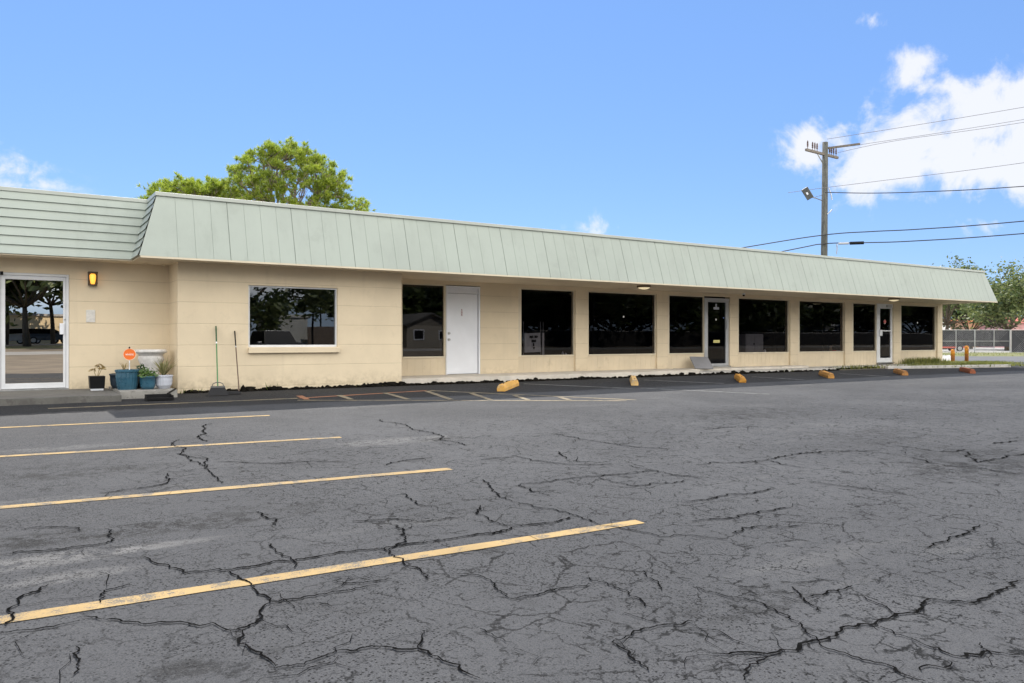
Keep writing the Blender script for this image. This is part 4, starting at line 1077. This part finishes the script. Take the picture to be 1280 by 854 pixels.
def pine(label, base, targets, trunk_top, seed, r0, needle, bark, group, size=.36, per=15):
    """targets: list of (point, radius) – needle masses carried by curved limbs"""
    rnd = random.Random(seed); t = thing('pine_tree', label, 'tree', base, group); br = MB(); lf = MB(); base = Vector(base)
    ax = [base, base.lerp(trunk_top, .5) + Vector((.15, .1, 0)), trunk_top]
    br.path(ax, [r0, r0 * .85, r0 * .6], 10)
    limbs = []
    for idx, (p, rr) in enumerate(targets):
        s = trunk_top - Vector((0, 0, rnd.uniform(0, 1.4)))
        if idx % 4 and limbs:
            s = min((q for L_ in limbs for q in L_[2:6]), key=lambda q: (q - p).length)
        dv = p - s
        pts = []
        for i in range(7):
            u = i / 6; q = s.lerp(p, u); q.z += -.12 * dv.length * math.sin(u * math.pi) * (.6 if dv.z > 1 else .2); q += Vector((rnd.gauss(0, .09), rnd.gauss(0, .09), rnd.gauss(0, .07))) * (1 if 0 < i < 6 else 0); pts.append(q)
        rb = (.07 if idx % 4 == 0 else .03) + .009 * dv.length
        if idx % 4 == 0: limbs.append(pts)
        br.path(pts, [rb * (1 - .8 * i / 6) for i in range(7)], 6)
        subs = [p]
        for _ in range(rnd.randint(4, 6)):
            o = pts[rnd.randint(3, 5)]; e = p + Vector((rnd.gauss(0, rr), rnd.gauss(0, rr), rnd.gauss(0, rr * .65)))
            mid = o.lerp(e, .55) + Vector((0, 0, -.08)); br.path([o, mid, e], [.032, .022, .012], 4); subs.append(e)
        for e in subs:
            for _ in range(4):
                c = e + Vector((rnd.gauss(0, .13), rnd.gauss(0, .13), rnd.gauss(0, .09)))
                ax_ = (c - trunk_top).normalized() + Vector((rnd.gauss(0, .4), rnd.gauss(0, .4), .5 + rnd.gauss(0, .3)))
                ax_.normalize()
                for _ in range(22):
                    d = (ax_ * rnd.uniform(.1, 1) + Vector((rnd.gauss(0, .6), rnd.gauss(0, .6), rnd.gauss(0, .6)))).normalized(); L = size * rnd.uniform(.5, 1.0); w = d.orthogonal().normalized() * .021
                    w = Matrix.Rotation(rnd.uniform(0, 6.28), 3, d) @ w
                    lf.add([c - w, c + w, c + d * L], ((0, 1, 2),))
    br.build('trunk', bark, t, smooth=True); lf.build('crown', needle, t)
    return t

needle = leaf_mat('pine_needles', (.15, .24, .02), (.47, .54, .06), .58)
pbark = bark_mat('pine_bark', (.30, .25, .20)); obark = bark_mat('oak_bark', (.15, .12, .09))
ZP = 48.75; kp = ZP / F
camr = Vector((CT, -ST, 0)); camf = Vector((ST, CT, 0))
def pine_targets(cx, cy, rx, ry, n, seed, depth_r, shell=.72):
    r = random.Random(seed); out = []; c = at_depth(cx, cy, ZP); i = 0
    while len(out) < n:
        i += 1; a = r.uniform(-1, 1); b = r.uniform(-.25, 1); d = r.uniform(-1, 1); q = math.sqrt(a * a + b * b + d * d)
        if not (shell < q < 1.0): continue
        p = c + camr * (a * rx * kp) + camf * (d * depth_r) + Vector((0, 0, b * ry * kp))
        if all((p - o[0]).length > .58 for o in out) or i > 4000: out.append((p, r.uniform(.20, .32)))
    return out
tg = pine_targets(354, 257, 83, 77, 118, 3, 2.3, .80) + pine_targets(350, 262, 48, 50, 5, 9, 2.4, .5) + pine_targets(443, 264, 18, 14, 5, 5, 1.2, .4)
b0 = at_depth(352, 440, ZP); b0.z = GND
pine('tall round-crowned pine with open branches rising behind the roof', b0, tg, at_depth(350, 275, ZP), 21, .30, needle, pbark, 'pines behind the building')
ZP2 = ZP; tg = pine_targets(242, 256, 60, 31, 80, 14, 2.6, .3)
b0 = at_depth(262, 440, ZP + 1.5); b0.z = GND
pine('lower spreading pine just left of the tall pine behind the roof', b0, tg, at_depth(258, 285, ZP), 22, .24, needle, pbark, 'pines behind the building')

oakleaf = leaf_mat('oak_leaf', (.06, .10, .03), (.22, .25, .08), .45); oakleaf2 = leaf_mat('oak_leaf_dark', (.03, .055, .016), (.12, .15, .04), .35)
def gp(px, Z): q = at_depth(px, CY, Z); return (q.x, q.y, GND)
tree('oak_tree', 'airy oak with a leaning trunk behind the gate at the right edge', gp(1259, 72), 6.2, 1.9, 4.2, 31, 9, oakleaf, obark, .24, (.17, 30), 3, 'trees beyond the fence')
tree('oak_tree', 'taller pale green oak showing above the roof corner', gp(1181, 82), 8.9, 2.6, 3.1, 37, 9, oakleaf, obark, .25, (.18, 26), 3, 'trees beyond the fence')
tree('oak_tree', 'oak cut by the right edge of the picture, behind the screened fence', gp(1320, 76), 6.9, 2.2, 4.4, 33, 9, oakleaf, obark, .26, (.17, 28), 3, 'trees beyond the fence')
tree('oak_tree', 'small darker tree under the eave end between the building and the oak', gp(1214, 88), 6.0, 1.7, 3.6, 35, 8, oakleaf2, obark, .2, (.2, 26), 3, 'trees beyond the fence')
# ------------------------------------------------------------------ buildings beyond the fence
def house(name, label, px0, px1, Z, ywall, yroof, wallc, roofc, depth=9, flat=False, cat='building', opens=()):
    c0, c1 = at_depth(px0, CY, Z), at_depth(px1, CY, Z); zw = CAMZ + (CY - ywall) / F * Z; zr = CAMZ + (CY - yroof) / F * Z
    t = thing(name, label, cat, (c0.x, c0.y, GND)); u = (c1 - c0); u.z = 0; L = u.length; u.normalize(); f = Vector((-u.y, u.x, 0))
    def W(a, b, z): p = c0 + u * a + f * b; return (p.x, p.y, z)
    def bx(m, a0, a1, b0, b1, z0, z1): m.hexa([W(a0, b0, z0), W(a1, b0, z0), W(a1, b1, z0), W(a0, b1, z0), W(a0, b0, z1), W(a1, b0, z1), W(a1, b1, z1), W(a0, b1, z1)])
    m = MB(); bx(m, 0, L, 0, depth, GND - .1, zw); m.build('wall', pm(name + '_wall', wallc, .8, .1), t)
    m = MB()
    if flat: bx(m, -.2, L + .2, -.2, depth + .2, zw + .002, zr)
    else:
        e = .45; a = [W(-e, -e, zw), W(L + e, -e, zw), W(L + e, depth + e, zw), W(-e, depth + e, zw)]; r0, r1 = W(1.5, depth / 2, zr), W(L - 1.5, depth / 2, zr)
        m.add(a + [r0, r1], ((0, 1, 5, 4), (1, 2, 5), (2, 3, 4, 5), (3, 0, 4), (3, 2, 1, 0)))
    m.build('roof', pm(name + '_roof', roofc, .8, .2, 2, .5, 12), t)
    for (fa, fb, z0, z1) in opens:
        m = MB(); bx(m, L * fa, L * fb, -.05, -.003, z0, z1); w = m.build('window', M['white'], t)
        m = MB(); bx(m, L * fa + .08, L * fb - .08, -.065, -.052, z0 + .08, z1 - .08); m.build('pane', M['black'], w)
    return t
house('red_roofed_house', 'pink walled house with a red roof behind the fence', 1259, 1330, 98, 403.8, 395.5, (.62, .34, .33), (.42, .10, .075), opens=((.10, .22, .9, 2.2), (.34, .46, .9, 2.2), (.6, .75, .9, 2.2)))
house('white_building', 'long white low building seen between the trees beyond the gate', 1150, 1248, 118, 404, 400.5, (.74, .74, .72), (.55, .55, .55), flat=True, opens=((.2, .3, 1, 2.2), (.45, .55, 1, 2.2), (.7, .8, 1, 2.2)))
house('orange_shed', 'small shed with an orange roof half hidden by the trees', 1209, 1229, 104, 402, 391.5, (.55, .33, .2), (.62, .22, .08), depth=4, opens=((.3, .6, .8, 1.9),))

# ------------------------------------------------------------------ cars
def car(label, loc, rz, c, group, suv=False, H=1.45, scale=1.0, cat='car'):
    t = local_thing('parked_car', label, cat, loc, group, rz=rz); k = scale
    L, W = 4.5, 1.78
    if suv: prof = [(-2.25, .55), (-2.2, .95), (-2.0, 1.0)]; 
    low = [(-2.24, .32), (-2.26, .62), (-2.18, .88), (-1.55, .95), (1.0, .98), (2.0, .86), (2.22, .66), (2.24, .34)]
    up = ([(-2.12, .9), (-1.85, H), (.35, H), (1.05, .97)] if suv else [(-1.75, .93), (-1.15, H - .03), (-.2, H), (.95, .97)])
    def slab(m, pts, w0, w1, zsplit):
        n = len(pts); vs = []
        for sgn in (-1, 1):
            for (x, z) in pts: vs.append((x * k, sgn * (w0 if z < zsplit else w1) / 2 * k, z * k))
        fs = [tuple(range(n)), tuple(range(2 * n - 1, n - 1, -1))] + [(i, n + i, n + (i + 1) % n, (i + 1) % n) for i in range(n)]
        m.add(vs, fs)
    m = MB(); slab(m, low, W, W * .95, .8); body = m.build('body', c, t, bevel=.05)
    for p in body.data.polygons: p.use_smooth = True
    m = MB(); slab(m, up, W * .90, W * .70, 1.1); m.build('windows', CARGLASS, t, bevel=.03)
    m = MB(); rx0, rx1 = up[1][0], up[2][0]; m.box((rx0 + .03) * k, (rx1 + .02) * k, -W * .34 * k, W * .34 * k, (H - .03) * k, (H + .025) * k); m.build('roof', c, t, bevel=.02)
    for sx in (-1.4, 1.38):
        for sy in (-1, 1):
            m = MB(); m.tube((sx * k, sy * .70 * k, .32 * k), (sx * k, sy * .90 * k, .32 * k), .32 * k, n=20); wl = m.build('wheel', M['black'], t, bevel=.02)
            m = MB(); m.tube((sx * k, sy * .88 * k, .32 * k), (sx * k, sy * .908 * k, .32 * k), .2 * k, n=14); m.build('rim', M['steel'], wl)
    for sy in (-1, 1):
        MB().box(2.08 * k, 2.26 * k, (sy * .66 - .2) * k, (sy * .66 + .2) * k, .62 * k, .76 * k).build('headlight', M['white'], t, bevel=.02)
        MB().box(-2.275 * k, -2.2 * k, (sy * .7 - .14) * k, (sy * .7 + .14) * k, .64 * k, .84 * k).build('tail_light', REDST, t, bevel=.01)
        MB().box(.62 * k, .8 * k, (sy * .98 - .1) * k, (sy * .98 + .1) * k, .95 * k, 1.08 * k).build('mirror', c, t, bevel=.02)
    return t
CARGLASS = pm('car_glass', (.01, .011, .012), .05, .1, 1, 0)
def paint(n, c): return pm(n, c, .25, .04, 1, 0, spec=.6)
q = at_depth(1176, CY, 67); car('low red and white car partly hidden by the building, behind the gate', (q.x, q.y, GND + .005), -TH + math.pi * .98, paint('red_car', (.55, .12, .09)), 'cars beyond the gate', H=1.12, scale=.86)

# ------------------------------------------------------------------ utility pole and lines
ZU = 42.0; ub = at_depth(1029, CY, ZU); ub.z = GND
def U(px, py, dz=0): return at_depth(px, py, ZU + dz)
wood = bark_mat('weathered_pole', (.13, .13, .115))
t = thing('utility_pole', 'tall weathered wooden utility pole with crossarms behind the roof', 'utility pole', ub)
tp = U(1031.5, 178); MB().path([ub, ub.lerp(tp, .5), tp], [.185, .17, .145], 14).build('pole', wood, t, smooth=True)
cw = pm('crossarm_wood', (.20, .17, .14), .85, .3, 6, .4)
def bar(m, a, b, h):
    a, b = Vector(a), Vector(b); d = (b - a).normalized(); s = d.cross(Vector((0, 0, 1))).normalized() * h; u = Vector((0, 0, h))
    m.hexa([a - s - u, b - s - u, b + s - u, a + s - u, a - s + u, b - s + u, b + s + u, a + s + u])
m = MB(); A, B = U(1007.5, 187.2, -1.3), U(1047, 197.4, .9); bar(m, A, B, .06); m.build('crossarm', cw, t)
A2, B2 = U(1033.5, 185.5, .15), U(1075, 180, -.9); m = MB(); bar(m, A2, B2, .05); m.build('crossarm', cw, t)
m = MB(); bar(m, A.lerp(B, .33), U(1029, 205), .022); m.build('brace', M['steel'], t)
ins = pm('brown_insulator', (.10, .055, .04), .35, .2)
for u_ in (.05, .20, .27, .34, .74, .80, .87, .95):
    p = A.lerp(B, u_); MB().lathe(p + Vector((0, 0, .06)), [(.018, 0), (.018, .12), (.05, .14), (.035, .22), (.05, .24), (.035, .32), (.045, .34), (.02, .44)], 10).build('insulator', ins, t)
arm = MB(); arm.path([U(1028, 251), U(1020, 248, -.3), U(1014, 246.5, -.5)], .025, 6); arm.path([U(1028, 244), U(1017, 247, -.4)], .015, 5); fa = arm.build('lamp_arm', M['steel'], t)
c = U(1009.3, 242, -.6); rot = Matrix.Translation(c) @ Matrix.Rotation(-TH, 4, 'Z') @ Matrix.Rotation(R(58), 4, 'Y') @ Matrix.Rotation(R(25), 4, 'X')
def rb(x0, x1, y0, y1, z0, z1): 
    m = MB(); m.box(x0, x1, y0, y1, z0, z1); m.v = [tuple(rot @ Vector(v)) for v in m.v]; return m
fl = rb(-.32, .32, -.09, .09, -.18, .18).build('floodlight', pm('lamp_housing', (.075, .078, .075), .5, .2), t, bevel=.02)
rb(-.08, .06, -.12, -.102, -.05, .04).build('lamp_glass', M['white'], fl)
for a_, b_ in (((1036, 235), (1040, 250)), ((1034, 268), (1040, 262)), ((1046, 305), (1045.5, 318))): MB().path([U(*a_, -.2), U((a_[0] + b_[0]) / 2 + .6, (a_[1] + b_[1]) / 2, -.2), U(*b_, -.2)], .03, 6).build('bracket', M['steel'], t)
wire = pm('cable_black', (.025, .025, .03), .6, .2)
wire2 = pm('bare_wire', (.20, .19, .19), .5, .2)
LN = [([(1034, 174), (1280, 134)], .012, wire2, 'topmost thin wire running right from the pole top'), ([(1075, 181), (1280, 149.4)], .011, wire2, 'upper of the two close thin wires leaving the right crossarm'),
      ([(1047, 191), (1120, 176), (1280, 153)], .011, wire2, 'lower of the two close thin wires leaving the right crossarm'), ([(985, 241), (1033, 234.5), (1110, 225), (1280, 203.5)], .012, wire2, 'thin wire just above the floodlight running right'),
      ([(1031, 240.5), (1090, 241.5), (1160, 239.6), (1280, 233)], .022, wire, 'thick twisted cable at floodlight height'), ([(927, 310), (1029, 294), (1090, 289.5), (1150, 286.5), (1280, 276.5)], .026, wire, 'upper of the two thick low cables crossing the pole'),
      ([(975, 315), (1029, 305), (1080, 303.5), (1140, 301.5), (1280, 292)], .026, wire, 'lowest thick cable with a black splice case')]
for pts, r, mt, lb in LN:
    P3 = [at_depth(px, py, ZU - .25 - (px - 1030) * .012) for px, py in pts]
    d = (P3[-1] - P3[-2]); P3.append(P3[-1] + d.normalized() * 14 + Vector((0, 0, .3)))
    if pts[0][1] > 300: P3.insert(0, P3[0] + (P3[0] - P3[1]).normalized() * 14 - Vector((0, 0, .2)))
    # smooth
    Q3 = []
    for i in range(len(P3) - 1):
        p0, p1, p2, p3 = P3[max(0, i - 1)], P3[i], P3[i + 1], P3[min(len(P3) - 1, i + 2)]
        for k in range(8):
            u = k / 8; Q3.append(.5 * ((2 * p1) + (p2 - p0) * u + (2 * p0 - 5 * p1 + 4 * p2 - p3) * u * u + (3 * p1 - p0 - 3 * p2 + p3) * u ** 3))
    Q3.append(P3[-1])
    t2 = thing('power_line', lb, 'power line', Q3[0], 'overhead lines on the utility pole')
    MB().path(Q3, r, 6).build('cable', mt, t2)
    if 'splice' in lb:
        MB().tube(at_depth(1062, 304.2, ZU - .6), at_depth(1080, 303.6, ZU - .85), .085, n=12).build('splice_case', M['black'], t2, bevel=.02)
        MB().tube(at_depth(1048, 304.6, ZU - .45), at_depth(1061, 304.2, ZU - .6), .06, n=12).build('splice_end', M['alu_grey'], t2)

# ------------------------------------------------------------------ across the lot (seen only mirrored in the glass)
def place(px, D, d): return on_plane(px, 2 * D + d)
def box_building(name, label, x0, x1, y0, depth, h, wallc, roofc, opens=(), gable=None):
    zb = gz(y0); t = thing(name, label, 'building', ((x0 + x1) / 2, y0, zb))
    MB().box(x0, x1, y0 - depth, y0, zb - .3, zb + h).build('wall', pm(name + '_wall', wallc, .8, .1, 1, .2), t)
    m = MB()
    if gable is None: m.box(x0 - .15, x1 + .15, y0 - depth - .15, y0 + .15, zb + h + .002, zb + h + .25)
    else:
        e = .4; xm = (x0 + x1) / 2
        for (a, b) in ((x0 - e, xm), (xm, x1 + e)):
            za = zb + h - .1 if a < xm else zb + h + gable; zb_ = zb + h + gable if b <= xm else zb + h - .1
            m.hexa([(a, y0 - depth, za), (b, y0 - depth, zb_), (b, y0 + e, zb_), (a, y0 + e, za), (a, y0 - depth, za + .15), (b, y0 - depth, zb_ + .15), (b, y0 + e, zb_ + .15), (a, y0 + e, za + .15)])
        MB().poly([(x0, y0 + .01, zb + h), (x1, y0 + .01, zb + h), (xm, y0 + .01, zb + h + gable)]).build('gable', pm(name + '_gable', sc(wallc, .6), .8, .2), t)
    m.build('roof', pm(name + '_roof', roofc, .8, .2, 2, .4, 15), t)
    for (a, b, z0, z1) in opens:
        w = MB().box(x0 + a, x0 + b, y0 + .003, y0 + .05, zb + z0, zb + z1).build('window', M['white'], t); MB().box(x0 + a + .08, x0 + b - .08, y0 + .052, y0 + .06, zb + z0 + .08, zb + z1 - .08).build('pane', M['black'], w)
    return t
BACKG = 'trees across the lot mirrored in the windows'
box_building('warehouse', 'tan flat-roofed building across the lot mirrored in the glass door', -14, 9.5, -64, 10, 3.0, (.78, .60, .36), (.5, .45, .4), ((3, 5, .9, 2), (9, 11, .9, 2)))
tree('oak_tree', 'big oak across the lot mirrored in the glass door', (place(34, YL, 40), -40, gz(-40)), 12, 3.1, 8, 51, 11, oakleaf, obark, .28, (.36, 60), 3, BACKG, flat=.5)
for px, lb, sd in ((8, 'leafy tree behind the parked cars, mirrored in the left half of the glass door', 81), (66, 'leafy tree behind the parked cars, mirrored in the right half of the glass door', 82)):
    tree('oak_tree', lb, (place(px, YL, 51), -51, gz(-51)), 11, 3.7, 6, sd, 10, oakleaf, obark, .22, (.34, 50), 3, BACKG, flat=.6)
for i, (px, d, col_, rz, s, lb) in enumerate(((24, 56, (.7, .7, .7), .0, True, 'white suv mirrored in the glass door, left of the oak trunk'), (48, 56.5, (.35, .4, .45), .1, False, 'silver car mirrored in the glass door, right of the oak trunk'), (61, 56, (.10, .12, .15), -.05, True, 'dark suv mirrored in the glass door near its handle'))):
    car(lb, (place(px, YL, d), -d, gz(-d) + .005), rz, paint('car_paint_%s' % 'abc'[i], col_), 'cars across the lot', suv=s)
xx = place(348, YB, 6.5); car('dark grey suv parked behind the viewer, mirrored in the cream block window', (xx, -6.8, gz(-6.8) + .005), R(90), paint('grey_suv_paint', (.09, .095, .10)), 'cars across the lot', suv=True, H=1.6)
for px, d, lb, sd, H, sp_ in ((286, 27, 'large dark tree mirrored in the left part of the cream block window', 61, 12, 3.8), (440, 40, 'dark tree mirrored at the right edge of the cream block window', 62, 8, 2.4)):
    tree('oak_tree', lb, (place(px, YB, d), -d, gz(-d)), H, 1.9, sp_, sd, 9, oakleaf2, obark, .35, (.24, 60), 3, BACKG, flat=.6)
for px, d, lb, sd, H, sp_ in ((530, 48, 'dark tree behind the gabled house mirrored beside the white door', 64, 8.5, 6), (690, 34, 'dark tree mirrored in the first shop window', 65, 12, 7.5), (780, 36, 'dark tree mirrored in the wide shop window', 66, 12, 8), (862, 34, 'dark tree mirrored beside the grey framed door', 67, 12, 8),
                        (950, 44, 'dark tree mirrored in the window with the cabinet', 68, 13, 9), (1025, 46, 'dark tree mirrored in the window with the red boxes', 69, 12, 9), (1090, 44, 'dark tree mirrored beside the far door', 70, 13, 9), (1148, 40, 'dark tree mirrored in the last shop window', 71, 13, 10)):
    tree('oak_tree', lb, (place(px, YW, d), -d, gz(-d)), H, 1.2, sp_, sd, 10, oakleaf2, obark, .35, (.5, 36), 3, BACKG, flat=.45)
hx = place(540, YW, 30); box_building('gabled_house', 'small gabled house across the lot mirrored in the window beside the white door', hx - 2.4, hx + 2.4, -30, 9, 2.0, (.30, .27, .22), (.10, .095, .09), ((.6, 1.6, .7, 1.6), (3.2, 4.2, .7, 1.6)), gable=1.1)
box_building('grey_outbuilding', 'grey flat-roofed outbuilding across the lot mirrored in the cream block window', place(340, YB, 38), place(386, YB, 38), -38, 5, 2.6, (.42, .42, .40), (.5, .5, .48))
box_building('shop_across', 'long grey shop with a white fascia across the lot mirrored in the far windows', place(930, YW, 40), place(1060, YW, 40), -40, 8, 2.7, (.16, .16, .16), (.75, .75, .74), ((4, 9, .5, 2), (16, 22, .5, 2), (30, 36, .5, 2)))
x0_, x1_ = place(386, YB, 37), place(520, YB, 37)
t = thing('board_fence', 'brown board fence across the lot mirrored in the cream block window', 'fence', (x0_, -37, gz(-37)))
m = MB(); xx = x0_
while xx < x1_: m.box(xx, xx + .14, -37.02, -37, gz(-37), gz(-37) + 1.75); xx += .15
m.build('board', pm('fence_board', (.12, .09, .07), .85, .3, 5, .3), t)
x0_, x1_ = place(660, YW, 31), place(1176, YW, 31)
t = thing('dark_fence', 'long dark board fence with a pale top rail mirrored across the shop windows', 'fence', (x0_, -31, gz(-31)))
m = MB(); xx = x0_
while xx < x1_: m.box(xx, xx + .29, -31.03, -31, gz(-31), gz(-31) + 1.62); xx += .30
m.build('board', pm('dark_fence_board', (.035, .033, .032), .85, .3, 5, .3), t)
MB().box(x0_, x1_, -31.04, -30.97, gz(-31) + 1.622, gz(-31) + 1.70).build('rail', M['concrete'], t)
for px, d, h, lb in ((392, 33, 7.6, 'nearer lamp post mirrored in the cream block window'), (401, 50, 7.6, 'farther lamp post mirrored in the cream block window')):
    p = Vector((place(px, YB, d), -d, gz(-d))); t = thing('street_lamp', lb, 'lamp post', p, 'lamp posts across the lot')
    MB().tube(p, p + Vector((0, 0, h)), .09, .06, 10).build('post', M['black'], t); MB().box(p.x - .6, p.x + .3, p.y - .16, p.y + .16, p.z + h, p.z + h + .14).build('lamp_head', M['black'], t, bevel=.02)

# ------------------------------------------------------------------ light, sky, camera
sd = Vector((.30, 1.0, 1.12)).normalized()
el = math.asin(sd.z); az = math.atan2(sd.x, sd.y)
L = bpy.data.lights.new('sun', 'SUN'); L.energy = 3.2; L.angle = R(.6); L.color = (1, .95, .87)
so = bpy.data.objects.new('sun', L); col.objects.link(so); so.rotation_euler = (-sd).to_track_quat('-Z', 'Y').to_euler(); so.location = (0, 40, 40)

W = bpy.data.worlds.new('World'); scene.world = W; W.use_nodes = True
t = W.node_tree; t.nodes.clear(); g = G(t)
sky = g.n('ShaderNodeTexSky', sky_type='NISHITA'); sky.sun_disc = False; sky.sun_elevation = el; sky.sun_rotation = az; sky.air_density = 1.0; sky.dust_density = .0; sky.ozone_density = 2.0; sky.altitude = 0
hs = g.n('ShaderNodeHueSaturation'); hs.inputs['Saturation'].default_value = 1.0; hs.inputs['Value'].default_value = 1.0; g.l(sky.outputs[0], hs.inputs['Color'])
skyc = g.mix(1.0, hs.outputs[0], (1.0, 1.0, 1.0), 'MULTIPLY')
skt = skyc.node; skt.inputs[7].default_value = (1.06, 1.17, 1.50, 1)
skyc = g.mix(.55, skyc, (2.15, 4.3, 8.6))
dirv = g.n('ShaderNodeTexCoord').outputs['Generated']
sp = g.n('ShaderNodeSeparateXYZ'); g.l(dirv, sp.inputs[0])
azn = g.math('ARCTAN2', sp.outputs['X'], sp.outputs['Y']); eln = g.math('ARCSINE', sp.outputs['Z'])
def ang(px, py):
    x, y = px - CX, CY - py; return TH + math.atan(x / F), math.atan(y / math.hypot(x, F))
cm = None
for px, py, rx, ry, k in ((1105, 195, 105, 62, 1.0), (1240, 135, 85, 55, 1.0), (1180, 205, 130, 48, .95), (1008, 188, 34, 34, .8), (1130, 100, 46, 34, .62), (1320, 175, 90, 70, 1), (1280, 212, 30, 22, .5), (750, 283, 36, 15, .30), (1088, 27, 28, 18, .6), (4, 205, 32, 34, .2), (20, 232, 40, 12, .30), (1275, 275, 60, 12, .2)):
    a0, e0 = ang(px, py); ka = F * .92; dx = g.math('MULTIPLY', g.math('ADD', azn, -a0), ka / rx); dy = g.math('MULTIPLY', g.math('ADD', eln, -e0), ka / ry)
    d = g.math('SQRT', g.math('ADD', g.math('MULTIPLY', dx, dx), g.math('MULTIPLY', dy, dy)))
    v = g.math('MULTIPLY', g.math('SUBTRACT', 1.05, d), k); cm = v if cm is None else g.math('MAXIMUM', cm, v)
nz = g.noise(dirv, 9, 8, .60, .6); nz2 = g.noise(dirv, 26, 6, .6, .3)
den = g.math('ADD', cm, g.math('ADD', g.math('MULTIPLY', g.math('ADD', nz, -.5), 2.6), g.math('MULTIPLY', g.math('ADD', nz2, -.5), 1.5)))
cl = g.ramp(den, .12, .75)
cl = g.math('MULTIPLY', cl, g.ramp(cm, -.35, .15))
# added cloud cover behind the viewer, out of view, to fill the shaded facade
# its radiance is set well above that of the visible clouds
fill_clouds = g.math('MULTIPLY', g.ramp(g.noise(dirv, 2.6, 8, .62, .4), .36, .56), g.math('MULTIPLY', g.ramp(sp.outputs['Y'], .12, -.22), g.ramp(sp.outputs['Z'], .02, .11)))
CLOUD = 9.2
colr = g.mix(g.math('MULTIPLY', cl, .86), skyc, (CLOUD, CLOUD * 1.0, CLOUD * 1.02))
colr = g.mix(fill_clouds, colr, (31, 30, 27.8))
bg = g.n('ShaderNodeBackground'); bg.inputs['Strength'].default_value = .055; g.l(colr, bg.inputs[0])
wo = g.n('ShaderNodeOutputWorld'); g.l(bg.outputs[0], wo.inputs[0])

cam = bpy.data.cameras.new('camera'); cam.sensor_width = 36; cam.lens = F / 1280 * 36; cam.clip_end = 3000; cam.clip_start = .05
cam.shift_y = (427 - CY) / 1280 * -1.0
co = bpy.data.objects.new('camera', cam); col.objects.link(co); co.location = (0, 0, CAMZ); co.rotation_euler = (R(90), 0, -TH)
scene.camera = co
scene.view_settings.view_transform = 'Standard'; scene.view_settings.look = 'None'; scene.view_settings.gamma = 1; scene.view_settings.exposure = 1.0
scene.cycles.use_denoising = True
scene.cycles.max_bounces = 8; scene.cycles.transparent_max_bounces = 12
